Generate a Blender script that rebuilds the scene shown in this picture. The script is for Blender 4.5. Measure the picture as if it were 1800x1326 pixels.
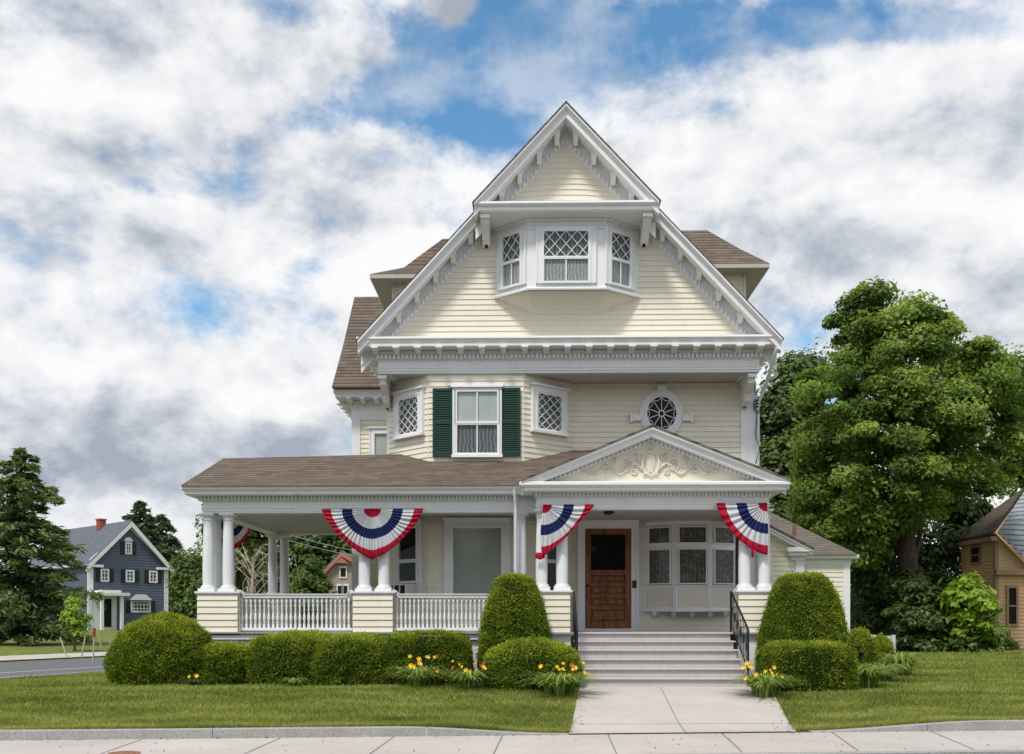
import bpy, math, random
import numpy as np
from mathutils import Vector, Matrix, noise as mnoise
R = math.radians
for o in list(bpy.data.objects): bpy.data.objects.remove(o)
scene = bpy.context.scene
random.seed(7); rng = np.random.default_rng(7)

# ------------------------------------------------------------------ camera
F = 1750.0; HY = 1092.0; YAW = math.atan(0.02); CY = -18.4; CZ = 1.08
cam_d = bpy.data.cameras.new('camera'); cam = bpy.data.objects.new('camera', cam_d)
scene.collection.objects.link(cam); scene.camera = cam
cam.location = (0, CY, CZ); cam.rotation_euler = (R(90), 0, YAW)
cam_d.sensor_width = 36; cam_d.lens = F/1800*36
cam_d.shift_x = 0; cam_d.shift_y = (HY-663)/1800
cam_d.clip_start = .1; cam_d.clip_end = 3000
scene.render.resolution_x = 1024; scene.render.resolution_y = 754
_r = (math.cos(YAW), math.sin(YAW)); _f = (-math.sin(YAW), math.cos(YAW))
def ray(px, py):
    a = (px-900)/F
    return (_r[0]*a+_f[0], _r[1]*a+_f[1], (HY-py)/F)
def P(px, py, Y):
    d = ray(px, py); t = (Y-CY)/d[1]
    return Vector((d[0]*t, Y, CZ+d[2]*t))
def G(px, py, z):
    d = ray(px, py); t = (z-CZ)/d[2]
    return Vector((d[0]*t, CY+d[1]*t, z))
def PX(px, Y): return P(px, 900, Y).x
def PZ(py, Y, px=935): return P(px, py, Y).z

# ------------------------------------------------------------------ world + sun
SUN_EL, SUN_AZ = R(57), R(205)      # azimuth measured clockwise from +Y
w = bpy.data.worlds.new('World'); scene.world = w; w.use_nodes = True
nt = w.node_tree; nt.nodes.clear()
def N(t, **k):
    n = nt.nodes.new(t)
    for a, b in k.items(): setattr(n, a, b)
    return n
def lk(a, b): nt.links.new(a, b)
def val(x):
    n = N('ShaderNodeValue'); n.outputs[0].default_value = x; return n.outputs[0]
def mth(op, a, b=None, c=None, clamp=False):
    n = N('ShaderNodeMath', operation=op); n.use_clamp = clamp
    for i, x in enumerate((a, b, c)):
        if x is None: continue
        if isinstance(x, (int, float)): n.inputs[i].default_value = x
        else: lk(x, n.inputs[i])
    return n.outputs[0]
def vm(op, a, b):
    n = N('ShaderNodeVectorMath', operation=op)
    for i, x in enumerate((a, b)):
        if isinstance(x, tuple): n.inputs[i].default_value = x
        else: lk(x, n.inputs[i])
    return n.outputs[0]
tc = N('ShaderNodeTexCoord'); dirv = tc.outputs['Generated']
sep = N('ShaderNodeSeparateXYZ'); lk(dirv, sep.inputs[0])
yy = mth('MAXIMUM', sep.outputs[1], .03)
U = mth('DIVIDE', sep.outputs[0], yy); V = mth('DIVIDE', sep.outputs[2], yy)
def blob(px, py, rx, ry):
    d = ray(px, py); u0, v0 = d[0]/d[1], d[2]/d[1]
    a = mth('DIVIDE', mth('SUBTRACT', U, u0), rx/F); b = mth('DIVIDE', mth('SUBTRACT', V, v0), ry/F)
    s = mth('ADD', mth('MULTIPLY', a, a), mth('MULTIPLY', b, b))
    return mth('EXPONENT', mth('MULTIPLY', s, -1.0))
def blobsum(lst, base):
    acc = base
    for (px, py, rx, ry, k) in lst:
        acc = mth('ADD', acc, mth('MULTIPLY', blob(px, py, rx, ry), k)) if acc is not None else mth('MULTIPLY', blob(px, py, rx, ry), k)
    return acc
def cloudnoise(off, sc, det, rough, stretch=1.7, dist=.2):
    v = vm('MULTIPLY', vm('ADD', dirv, off), (1, 1, stretch))
    n = N('ShaderNodeTexNoise'); n.inputs['Scale'].default_value = sc; n.inputs['Detail'].default_value = det
    n.inputs['Roughness'].default_value = rough; n.inputs['Distortion'].default_value = dist
    lk(v, n.inputs['Vector']); return n.outputs['Fac']
n1 = cloudnoise((3.1, .4, 0), 4.9, 15, .61, 1.45, .1)
n1b = cloudnoise((3.1-.014, .4, .034), 4.9, 6, .55, 1.45, .1)
n2 = cloudnoise((0, 5, 1), 3.2, 7, .55, 3.0, .1)
n3 = cloudnoise((7, 2, 3), 13, 12, .60, 1.2, .2)
cover = blobsum([  # positive: cloud, negative: clear sky
    (850, 110, 150, 75, -.30), (690, 170, 110, 50, -.24), (1080, 60, 260, 60, -.22), (1240, 110, 150, 45, -.14), (1650, 60, 300, 45, -.20), (1400, 40, 200, 50, -.12),
    (510, 25, 90, 35, -.16), (430, 110, 60, 45, -.12), (560, 215, 90, 30, -.14), (60, 330, 110, 30, -.08), (250, 330, 160, 20, -.08),
    (545, 470, 75, 32, -.18), (400, 515, 90, 25, -.08), (660, 420, 90, 70, .14), (330, 420, 160, 40, .06), (130, 620, 120, 30, -.08), (260, 250, 50, 30, -.12),
    (1250, 205, 70, 30, -.10), (60, 790, 260, 36, -.14), (350, 770, 180, 22, -.10), (880, 230, 90, 25, -.10),
    (200, 170, 300, 130, .14), (800, 25, 45, 45, .36), (640, 100, 90, 45, .16), (1250, 40, 80, 12, .10), (1500, 90, 260, 25, .08), (1000, 150, 60, 14, .06), (1450, 330, 340, 140, .26), (1150, 310, 160, 90, .14), (1650, 480, 320, 160, .2),
    (430, 680, 240, 90, .30), (80, 680, 150, 60, .22), (200, 900, 320, 60, .18), (620, 330, 300, 70, .12), (230, 430, 200, 60, .05), (440, 110, 160, 70, .15), (120, 300, 200, 60, .14), (380, 400, 200, 60, .16), (520, 480, 180, 60, .20), (200, 800, 300, 50, .26), (1250, 110, 120, 30, .12), (1560, 90, 200, 30, .08), (640, 230, 120, 40, .10)], val(.06))
dens = mth('ADD', mth('ADD', mth('SUBTRACT', n1, .5), cover), mth('MULTIPLY', mth('SUBTRACT', n3, .5), .27))
hz_ = mth('DIVIDE', sep.outputs[2], .13)
dens = mth('ADD', dens, mth('MULTIPLY', mth('EXPONENT', mth('MULTIPLY', mth('MULTIPLY', hz_, hz_), -1.0)), .22))
mr = N('ShaderNodeMapRange', interpolation_type='SMOOTHSTEP'); lk(dens, mr.inputs[0])
mr.inputs[1].default_value = -.12; mr.inputs[2].default_value = .11
veil = mth('MULTIPLY', mth('MULTIPLY_ADD', mth('ADD', mth('ADD', n2, n3), -1.0), 4.5, .45, clamp=True), .42)   # thin cirrus over the open blue
mask = mth('ADD', mr.outputs[0], mth('MULTIPLY', mth('SUBTRACT', 1.0, mr.outputs[0]), veil))
shade = mth('MULTIPLY', mth('SUBTRACT', n1, n1b), 3.2)
bright = blobsum([(1250, 300, 330, 130, .10), (460, 650, 280, 65, .26), (80, 650, 160, 40, .22), (200, 130, 350, 120, .10), (1500, 200, 250, 60, .12), (1550, 330, 200, 60, .06),
    (1680, 560, 300, 160, -.10), (1480, 400, 150, 40, -.10), (220, 800, 420, 45, -.34), (330, 745, 260, 20, -.10), (500, 770, 200, 40, -.14), (180, 390, 250, 50, -.08), (1350, 560, 100, 100, -.10)], val(.66))
lum = mth('ADD', mth('ADD', bright, shade), mth('MULTIPLY', mth('SUBTRACT', n2, .5), .34))
lum = mth('ADD', lum, mth('MULTIPLY', mth('SUBTRACT', n3, .5), .34))
lum = mth('MINIMUM', mth('MAXIMUM', lum, .12), .98)
ramp = N('ShaderNodeValToRGB'); lk(lum, ramp.inputs[0]); cr = ramp.color_ramp
cr.elements[0].position = .12; cr.elements[0].color = (.36, .41, .49, 1)
cr.elements[1].position = .98; cr.elements[1].color = (.93, .93, .94, 1)
e = cr.elements.new(.46); e.color = (.60, .635, .69, 1)
e = cr.elements.new(.70); e.color = (.80, .81, .835, 1)
sky = N('ShaderNodeTexSky', sky_type='NISHITA'); sky.sun_disc = False
sky.sun_elevation = SUN_EL; sky.sun_rotation = SUN_AZ; sky.air_density = 1.0; sky.dust_density = .6; sky.ozone_density = 1.6
sm = N('ShaderNodeMixRGB', blend_type='MULTIPLY'); sm.inputs[0].default_value = 1; sm.inputs[2].default_value = (1.05, 1.62, 1.72, 1)
lk(sky.outputs[0], sm.inputs[1])
cl = N('ShaderNodeMixRGB', blend_type='MULTIPLY'); cl.inputs[0].default_value = 1; cl.inputs[2].default_value = (10, 10, 10, 1)
lk(ramp.outputs[0], cl.inputs[1])
mx = N('ShaderNodeMixRGB'); lk(mask, mx.inputs[0]); lk(sm.outputs[0], mx.inputs[1]); lk(cl.outputs[0], mx.inputs[2])
# sky behind the camera, on the sun's side, boosted as soft frontal light
bk_ = N('ShaderNodeMapRange'); lk(sep.outputs[1], bk_.inputs[0]); bk_.inputs[1].default_value = .25; bk_.inputs[2].default_value = -.35; bk_.inputs[3].default_value = 1.0; bk_.inputs[4].default_value = 1.25
sc2 = N('ShaderNodeVectorMath', operation='SCALE'); lk(mx.outputs[0], sc2.inputs[0]); lk(bk_.outputs[0], sc2.inputs['Scale'])
bg = N('ShaderNodeBackground'); bg.inputs[1].default_value = .1; lk(sc2.outputs[0], bg.inputs[0])
wo = N('ShaderNodeOutputWorld'); lk(bg.outputs[0], wo.inputs[0])
sun_d = bpy.data.lights.new('sun', 'SUN'); sun_d.energy = 3.0; sun_d.angle = R(9); sun_d.color = (1, .96, .9)
sun = bpy.data.objects.new('sun', sun_d); scene.collection.objects.link(sun)
sv = Vector((math.sin(SUN_AZ)*math.cos(SUN_EL), math.cos(SUN_AZ)*math.cos(SUN_EL), math.sin(SUN_EL)))
sun.rotation_euler = sv.to_track_quat('Z', 'Y').to_euler(); sun.location = sv*60
scene.view_settings.view_transform = 'Standard'; scene.view_settings.look = 'None'
scene.view_settings.exposure = .07; scene.view_settings.gamma = 1

# ------------------------------------------------------------------ materials
MATS = {}
class MT:
    """small node-tree builder"""
    def __init__(s, name):
        s.m = bpy.data.materials.new(name); s.m.use_nodes = True; s.t = s.m.node_tree; s.n = s.t.nodes
        s.b = s.n['Principled BSDF']; s.out = s.n['Material Output']; MATS[name] = s.m
    def node(s, t, **k):
        n = s.n.new(t)
        for a, b in k.items(): setattr(n, a, b)
        return n
    def lk(s, a, b): s.t.links.new(a, b)
    def coord(s, kind='Object', sc=(1, 1, 1)):
        t = s.node('ShaderNodeTexCoord'); m = s.node('ShaderNodeMapping'); m.inputs['Scale'].default_value = sc
        s.lk(t.outputs[kind], m.inputs[0]); return m.outputs[0]
    def noise(s, v, sc, det=5, rough=.55, dist=0):
        n = s.node('ShaderNodeTexNoise'); n.inputs['Scale'].default_value = sc; n.inputs['Detail'].default_value = det
        n.inputs['Roughness'].default_value = rough; n.inputs['Distortion'].default_value = dist; s.lk(v, n.inputs['Vector']); return n.outputs['Fac']
    def ramp(s, f, stops):
        r = s.node('ShaderNodeValToRGB'); s.lk(f, r.inputs[0]); c = r.color_ramp
        c.elements[0].position = stops[0][0]; c.elements[0].color = (*stops[0][1], 1)
        c.elements[1].position = stops[-1][0]; c.elements[1].color = (*stops[-1][1], 1)
        for p, col in stops[1:-1]:
            e = c.elements.new(p); e.color = (*col, 1)
        return r.outputs[0]
    def mix(s, f, a, b, mode='MIX'):
        n = s.node('ShaderNodeMixRGB', blend_type=mode)
        for i, x in enumerate((f, a, b)):
            if isinstance(x, (int, float)): n.inputs[i].default_value = x
            elif isinstance(x, tuple): n.inputs[i].default_value = (*x, 1)
            else: s.lk(x, n.inputs[i])
        return n.outputs[0]
    def bump(s, h, st, d=.02):
        b = s.node('ShaderNodeBump'); b.inputs['Strength'].default_value = st; b.inputs['Distance'].default_value = d
        s.lk(h, b.inputs['Height']); s.lk(b.outputs[0], s.b.inputs['Normal'])
    def col(s, c):
        if isinstance(c, tuple): s.b.inputs['Base Color'].default_value = (*c, 1)
        else: s.lk(c, s.b.inputs['Base Color'])
    def rough(s, r, spec=.5):
        s.b.inputs['Roughness'].default_value = r; s.b.inputs['Specular IOR Level'].default_value = spec
def paint(name, c, rough=.55, var=.12, dirt=(.45, .42, .36), dirtamt=.25, sc=3):
    m = MT(name); v = m.coord('Object')
    a = m.noise(v, sc, 6, .6); b = m.noise(m.coord('Object', (1, 1, .15)), sc*5, 4, .6)
    c2 = tuple(x*(1-var) for x in c)
    k = m.mix(a, c2, tuple(min(1, x*(1+var*.4)) for x in c))
    f = m.ramp(b, [(.52, (0, 0, 0)), (.8, (dirtamt,)*3)])
    m.col(m.mix(f, k, tuple(x*y for x, y in zip(c, dirt)))); m.rough(rough, .35)
    if name.startswith('siding'):   # each board weathered a little differently
        bd = m.noise(m.coord('Object', (.35, .35, 9.2)), 1.0, 2, .5); m.col(m.mix(m.ramp(bd, [(.38, (.0,)*3), (.62, (.22,)*3)]), m.mix(f, k, tuple(x*y for x, y in zip(c, dirt))), tuple(x*.80 for x in c)))
    m.bump(m.noise(v, 60, 3), .05, .005); return m.m
paint('trim_paint', (.76, .755, .745), var=.10, dirtamt=.18)
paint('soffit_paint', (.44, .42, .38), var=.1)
paint('siding_paint', (.77, .712, .575), .6, .10, dirt=(.7, .66, .6), dirtamt=.35)
paint('siding_aged', (.66, .605, .50), .6, .10, dirt=(.7, .66, .6), dirtamt=.3)
paint('relief_paint', (.74, .69, .58), .6, .08)
paint('column_paint', (.72, .72, .73), .45, .06, dirtamt=.1)
paint('shutter_paint', (.004, .040, .025), .7, .25, dirt=(.6, .6, .6))
paint('step_paint', (.50, .465, .45), .5, .10, dirt=(.55, .5, .45), dirtamt=.4)
paint('tread_paint', (.36, .335, .33), .5, .10, dirt=(.5, .45, .4), dirtamt=.5)
paint('iron', (.012, .012, .014), .45, .2, dirtamt=.1)
paint('ac_plastic', (.62, .60, .54), .5, .1)
paint('dark_gap', (.01, .01, .01), .9, .1)
paint('blue_siding', (.098, .118, .158), .7, .15, dirtamt=.1)
paint('black_paint', (.012, .013, .018), .5, .1)
paint('far_white', (.70, .70, .70), .6, .06)
paint('tan_wall', (.33, .27, .21), .7, .15)
paint('red_trim', (.38, .16, .11), .6, .15)
paint('orange_siding', (.66, .43, .24), .7, .22, dirtamt=.3)
paint('tan_trim', (.35, .22, .13), .7, .15)
paint('grey_white', (.55, .56, .57), .7, .1)
paint('stake_wood', (.45, .40, .30), .8, .2)
paint('red_plastic', (.35, .015, .02), .5, .1)
paint('yellow_flower', (.88, .54, .02), .5, .3, dirt=(1, .7, .5))
paint('red_flower', (.45, .10, .02), .5, .3)
paint('copper_roof', (.30, .33, .38), .4, .1)
def shingles(name, cols, bw=.30, rh=.145, dark=.38):
    m = MT(name); v = m.coord('UV')
    b = m.node('ShaderNodeTexBrick'); m.lk(v, b.inputs['Vector'])
    b.inputs['Scale'].default_value = 1; b.inputs['Brick Width'].default_value = bw; b.inputs['Row Height'].default_value = rh
    b.inputs['Mortar Size'].default_value = rh*.07; b.inputs['Mortar Smooth'].default_value = .3; b.inputs['Bias'].default_value = 0
    b.inputs['Color1'].default_value = (0, 0, 0, 1); b.inputs['Color2'].default_value = (1, 1, 1, 1); b.inputs['Mortar'].default_value = (.5, .5, .5, 1)
    n = m.noise(v, 5, 6, .7); fine = m.noise(v, 90, 2, .7)
    f = m.mix(.45, b.outputs['Color'], m.ramp(n, [(.3, (0, 0, 0)), (.7, (1, 1, 1))]))
    c = m.ramp(f, [(0, cols[0]), (.5, cols[1]), (1, cols[2])])
    c = m.mix(m.ramp(fine, [(.35, (.0,)*3), (.7, (.35,)*3)]), c, tuple(min(1, x*1.7) for x in cols[2]))
    # lower edge of each course darkened: a shadow line painted into the colour
    sp = m.node('ShaderNodeSeparateXYZ'); m.lk(v, sp.inputs[0])
    d = m.node('ShaderNodeMath', operation='DIVIDE'); m.lk(sp.outputs[1], d.inputs[0]); d.inputs[1].default_value = rh
    fr = m.node('ShaderNodeMath', operation='FRACT'); m.lk(d.outputs[0], fr.inputs[0])
    edge = m.ramp(fr.outputs[0], [(0, (dark,)*3), (.20, (dark,)*3), (.34, (1, 1, 1))])
    m.col(m.mix(1.0, c, edge, 'MULTIPLY')); m.rough(.9, .2)
    inv = m.node('ShaderNodeMath', operation='SUBTRACT'); inv.inputs[0].default_value = 1; m.lk(fr.outputs[0], inv.inputs[1])
    ad = m.node('ShaderNodeMath', operation='ADD'); m.lk(inv.outputs[0], ad.inputs[0]); m.lk(m.noise(v, 60, 2), ad.inputs[1])
    m.bump(ad.outputs[0], .6, .02); return m.m
shingles('shingle_brown', [(.060, .044, .034), (.115, .086, .066), (.185, .142, .110)])
shingles('shingle_weathered', [(.085, .070, .056), (.13, .108, .088), (.19, .162, .132)])
shingles('shingle_grey', [(.08, .09, .11), (.115, .125, .148), (.16, .17, .19)])
shingles('slate', [(.14, .16, .18), (.22, .25, .28), (.32, .34, .36)], .35, .2)
shingles('shingle_dark', [(.07, .055, .04), (.10, .08, .06), (.14, .11, .085)])
shingles('brick', [(.20, .05, .03), (.27, .075, .045), (.34, .11, .07)], .22, .075, .7)
def wood_mat():
    m = MT('door_wood'); v = m.coord('Object', (6, 6, .5)); n = m.noise(v, 4, 5, .5, .3)
    m.col(m.ramp(n, [(.3, (.08, .025, .008)), (.55, (.23, .090, .030)), (.75, (.34, .15, .055))])); m.rough(.45, .25); m.bump(n, .08, .01)
    m = MT('pole_wood'); v = m.coord('Object', (8, 8, .4)); n = m.noise(v, 5, 6)
    m.col(m.ramp(n, [(.3, (.20, .13, .08)), (.7, (.42, .30, .19))])); m.rough(.85)
wood_mat()
def concrete():
    m = MT('concrete'); v = m.coord('Object'); a = m.noise(v, .8, 6, .6); b = m.noise(v, 45, 4, .7)
    c = m.ramp(a, [(.3, (.385, .345, .315)), (.7, (.475, .43, .395))])
    c = m.mix(m.ramp(b, [(.35, (.0,)*3), (.75, (.30,)*3)]), c, (.60, .56, .52))
    st = m.noise(m.coord('Object', (1, 1, 1)), 2.6, 9, .75, .5)
    c = m.mix(m.ramp(st, [(.56, (0,)*3), (.72, (.40,)*3)]), c, (.30, .265, .235)); m.col(c); m.rough(.85, .25); m.bump(b, .15, .006)
    m = MT('joint'); m.col((.13, .12, .11)); m.rough(.95)
    m = MT('granite'); v = m.coord('Object'); a = m.noise(v, 70, 5, .8); b = m.noise(v, 3, 5)
    c = m.ramp(a, [(.3, (.14, .14, .14)), (.5, (.33, .32, .31)), (.7, (.55, .54, .52))])
    m.col(m.mix(m.ramp(b, [(.4, (0,)*3), (.7, (.4,)*3)]), c, (.22, .19, .15))); m.rough(.8, .3); m.bump(a, .4, .01)
    m = MT('asphalt'); v = m.coord('Object'); a = m.noise(v, 80, 4, .7); b = m.noise(v, .5, 5)
    m.col(m.mix(b, m.ramp(a, [(.3, (.07, .07, .075)), (.7, (.17, .17, .18))]), (.12, .12, .13))); m.rough(.85, .3)
    m = MT('road_line'); m.col((.62, .62, .60)); m.rough(.7)
    m = MT('rust'); v = m.coord('Object'); a = m.noise(v, 18, 6, .7); m.col(m.ramp(a, [(.3, (.12, .05, .025)), (.7, (.33, .15, .08))])); m.rough(.85); m.bump(a, .4, .01)
    m = MT('mulch'); v = m.coord('Object'); a = m.noise(v, 30, 6, .8); m.col(m.ramp(a, [(.3, (.02, .013, .008)), (.7, (.07, .045, .03))])); m.rough(1, .1); m.bump(a, .8, .03)
concrete()
def lawn():
    m = MT('lawn'); v = m.coord('Object'); big = m.noise(v, .35, 5, .6); mid = m.noise(v, 2.0, 6, .65); fine = m.noise(m.coord('Object', (1, .55, 1)), 28, 5, .8)
    c = m.ramp(mid, [(.30, (.11, .15, .028)), (.55, (.20, .24, .05)), (.75, (.30, .28, .09))])
    c = m.mix(m.ramp(big, [(.45, (0,)*3), (.70, (.5,)*3)]), c, (.15, .14, .048))
    c = m.mix(m.ramp(fine, [(.3, (.55,)*3), (.7, (0,)*3)]), c, (.028, .045, .010)); m.col(c); m.rough(.95, .15); m.bump(fine, .7, .03)
lawn()
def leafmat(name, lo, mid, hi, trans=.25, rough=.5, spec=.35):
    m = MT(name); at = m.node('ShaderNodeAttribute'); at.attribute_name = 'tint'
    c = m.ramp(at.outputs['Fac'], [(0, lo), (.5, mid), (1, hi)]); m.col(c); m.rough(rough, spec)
    if trans > 0:
        tr = m.node('ShaderNodeBsdfTranslucent'); m.lk(m.mix(1.0, c, (1.3, 1.5, .6), 'MULTIPLY'), tr.inputs[0])
        ms = m.node('ShaderNodeMixShader'); ms.inputs[0].default_value = trans
        m.lk(m.b.outputs[0], ms.inputs[1]); m.lk(tr.outputs[0], ms.inputs[2]); m.lk(ms.outputs[0], m.out.inputs[0])
    return m.m
leafmat('leaf_maple', (.055, .095, .018), (.150, .215, .044), (.33, .40, .10), .45, .6, .2)
leafmat('leaf_dark', (.022, .045, .010), (.048, .082, .018), (.085, .125, .028), .2)
leafmat('leaf_green', (.05, .09, .016), (.095, .15, .026), (.17, .23, .04), .35)
leafmat('leaf_bright', (.12, .22, .02), (.24, .36, .035), (.38, .50, .06), .4)
leafmat('leaf_mid', (.045, .08, .018), (.085, .13, .03), (.16, .21, .05), .3)
leafmat('needle', (.055, .08, .036), (.12, .16, .07), (.24, .29, .13), .25, .7, .1)
leafmat('needle_blue', (.045, .075, .045), (.09, .135, .075), (.17, .23, .125), .15, .7, .1)
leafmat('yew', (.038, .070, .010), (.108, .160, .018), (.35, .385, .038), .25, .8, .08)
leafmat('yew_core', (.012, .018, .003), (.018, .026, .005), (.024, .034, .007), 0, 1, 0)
leafmat('grass_blade', (.095, .130, .028), (.235, .270, .062), (.47, .42, .17), .35, .8, .1)
leafmat('lily_leaf', (.09, .14, .03), (.22, .29, .07), (.38, .44, .15), .35, .7, .1)
leafmat('dry_leaf', (.10, .065, .03), (.20, .14, .07), (.30, .26, .12), 0)
leafmat('pale_twig', (.16, .14, .09), (.26, .23, .15), (.36, .33, .24), 0)
m = MT('bark'); v = m.coord('Object', (5, 5, .8)); a = m.noise(v, 4, 8, .75); m.col(m.ramp(a, [(.3, (.035, .027, .02)), (.7, (.13, .10, .08))])); m.rough(.95, .1); m.bump(a, .9, .06)
def glassmats():
    m = MT('glass'); g = m.node('ShaderNodeBsdfGlossy'); g.inputs['Roughness'].default_value = .04; g.inputs['Color'].default_value = (.9, .93, .95, 1)
    t = m.node('ShaderNodeBsdfTransparent'); t.inputs[0].default_value = (.9, .92, .91, 1); ge = m.node('ShaderNodeNewGeometry'); dt = m.node('ShaderNodeVectorMath', operation='DOT_PRODUCT')
    m.lk(ge.outputs['Normal'], dt.inputs[0]); m.lk(ge.outputs['Incoming'], dt.inputs[1])
    def mm(op, a, b):
        n = m.node('ShaderNodeMath', operation=op); n.use_clamp = op != 'ABSOLUTE'
        for i_, x_ in enumerate((a, b)):
            if x_ is None: continue
            if isinstance(x_, (int, float)): n.inputs[i_].default_value = x_
            else: m.lk(x_, n.inputs[i_])
        return n.outputs[0]
    f = mm('ADD', mm('MULTIPLY', mm('POWER', mm('SUBTRACT', 1.0, mm('ABSOLUTE', dt.outputs['Value'], None)), 5.0), .7), .010)
    x = m.node('ShaderNodeMixShader'); m.lk(f, x.inputs[0]); m.lk(t.outputs[0], x.inputs[1]); m.lk(g.outputs[0], x.inputs[2]); m.lk(x.outputs[0], m.out.inputs[0])
    m = MT('room_dark'); m.col((.012, .013, .014)); m.rough(.9, .1)
    m = MT('shade_white'); v = m.coord('Object', (1, 1, .3)); m.col(m.ramp(m.noise(v, 6, 3), [(.3, (.50, .51, .51)), (.7, (.58, .58, .57))])); m.rough(.9)
    m = MT('shade_grey'); v = m.coord('Object', (1, 1, 1)); m.col(m.ramp(m.noise(v, 3, 4), [(.3, (.40, .40, .36)), (.7, (.48, .475, .43))])); m.rough(.9)
    for nm, lo, hi, sx in (('curtain_grey', (.10, .10, .11), (.24, .24, .25), 26), ('curtain_light', (.28, .27, .28), (.50, .48, .49), 30)):
        m = MT(nm); v = m.coord('UV'); wv = m.node('ShaderNodeTexWave'); wv.inputs['Scale'].default_value = sx/6.3; wv.inputs['Distortion'].default_value = 5; wv.inputs['Detail'].default_value = 2
        m.lk(v, wv.inputs['Vector']); m.col(m.ramp(wv.outputs['Fac'], [(0, lo), (1, hi)])); m.rough(.95, .1)  # curtain is flat; its fold shading is painted as stripes
    m = MT('lace'); v = m.coord('UV'); vo = m.node('ShaderNodeTexVoronoi'); vo.inputs['Scale'].default_value = 13; m.lk(v, vo.inputs['Vector'])
    n = m.noise(v, 30, 4, .7); wv = m.node('ShaderNodeTexWave'); wv.inputs['Scale'].default_value = 4; wv.inputs['Distortion'].default_value = 3; m.lk(v, wv.inputs['Vector'])
    c = m.ramp(vo.outputs['Distance'], [(.15, (.30, .25, .22)), (.45, (.08, .062, .055)), (.7, (.34, .29, .26))])
    c = m.mix(m.ramp(n, [(.4, (0,)*3), (.65, (.6,)*3)]), c, (.02, .015, .014)); m.col(m.mix(.35, c, m.ramp(wv.outputs['Fac'], [(0, (.04, .03, .03)), (1, (.24, .20, .18))]))); m.rough(.95, .1)
glassmats()
def cloth(name, c):
    m = MT(name); v = m.coord('Object'); n = m.noise(v, 9, 4)
    m.col(m.mix(n, tuple(x*.85 for x in c), tuple(min(1, x*1.1) for x in c))); m.rough(.75, .2)
    tr = m.node('ShaderNodeBsdfTranslucent'); tr.inputs[0].default_value = (*c, 1); ms = m.node('ShaderNodeMixShader'); ms.inputs[0].default_value = .3
    m.lk(m.b.outputs[0], ms.inputs[1]); m.lk(tr.outputs[0], ms.inputs[2]); m.lk(ms.outputs[0], m.out.inputs[0])
cloth('cloth_red', (.52, .012, .045)); cloth('cloth_white', (.70, .70, .72)); cloth('cloth_blue', (.018, .030, .13))

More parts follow.
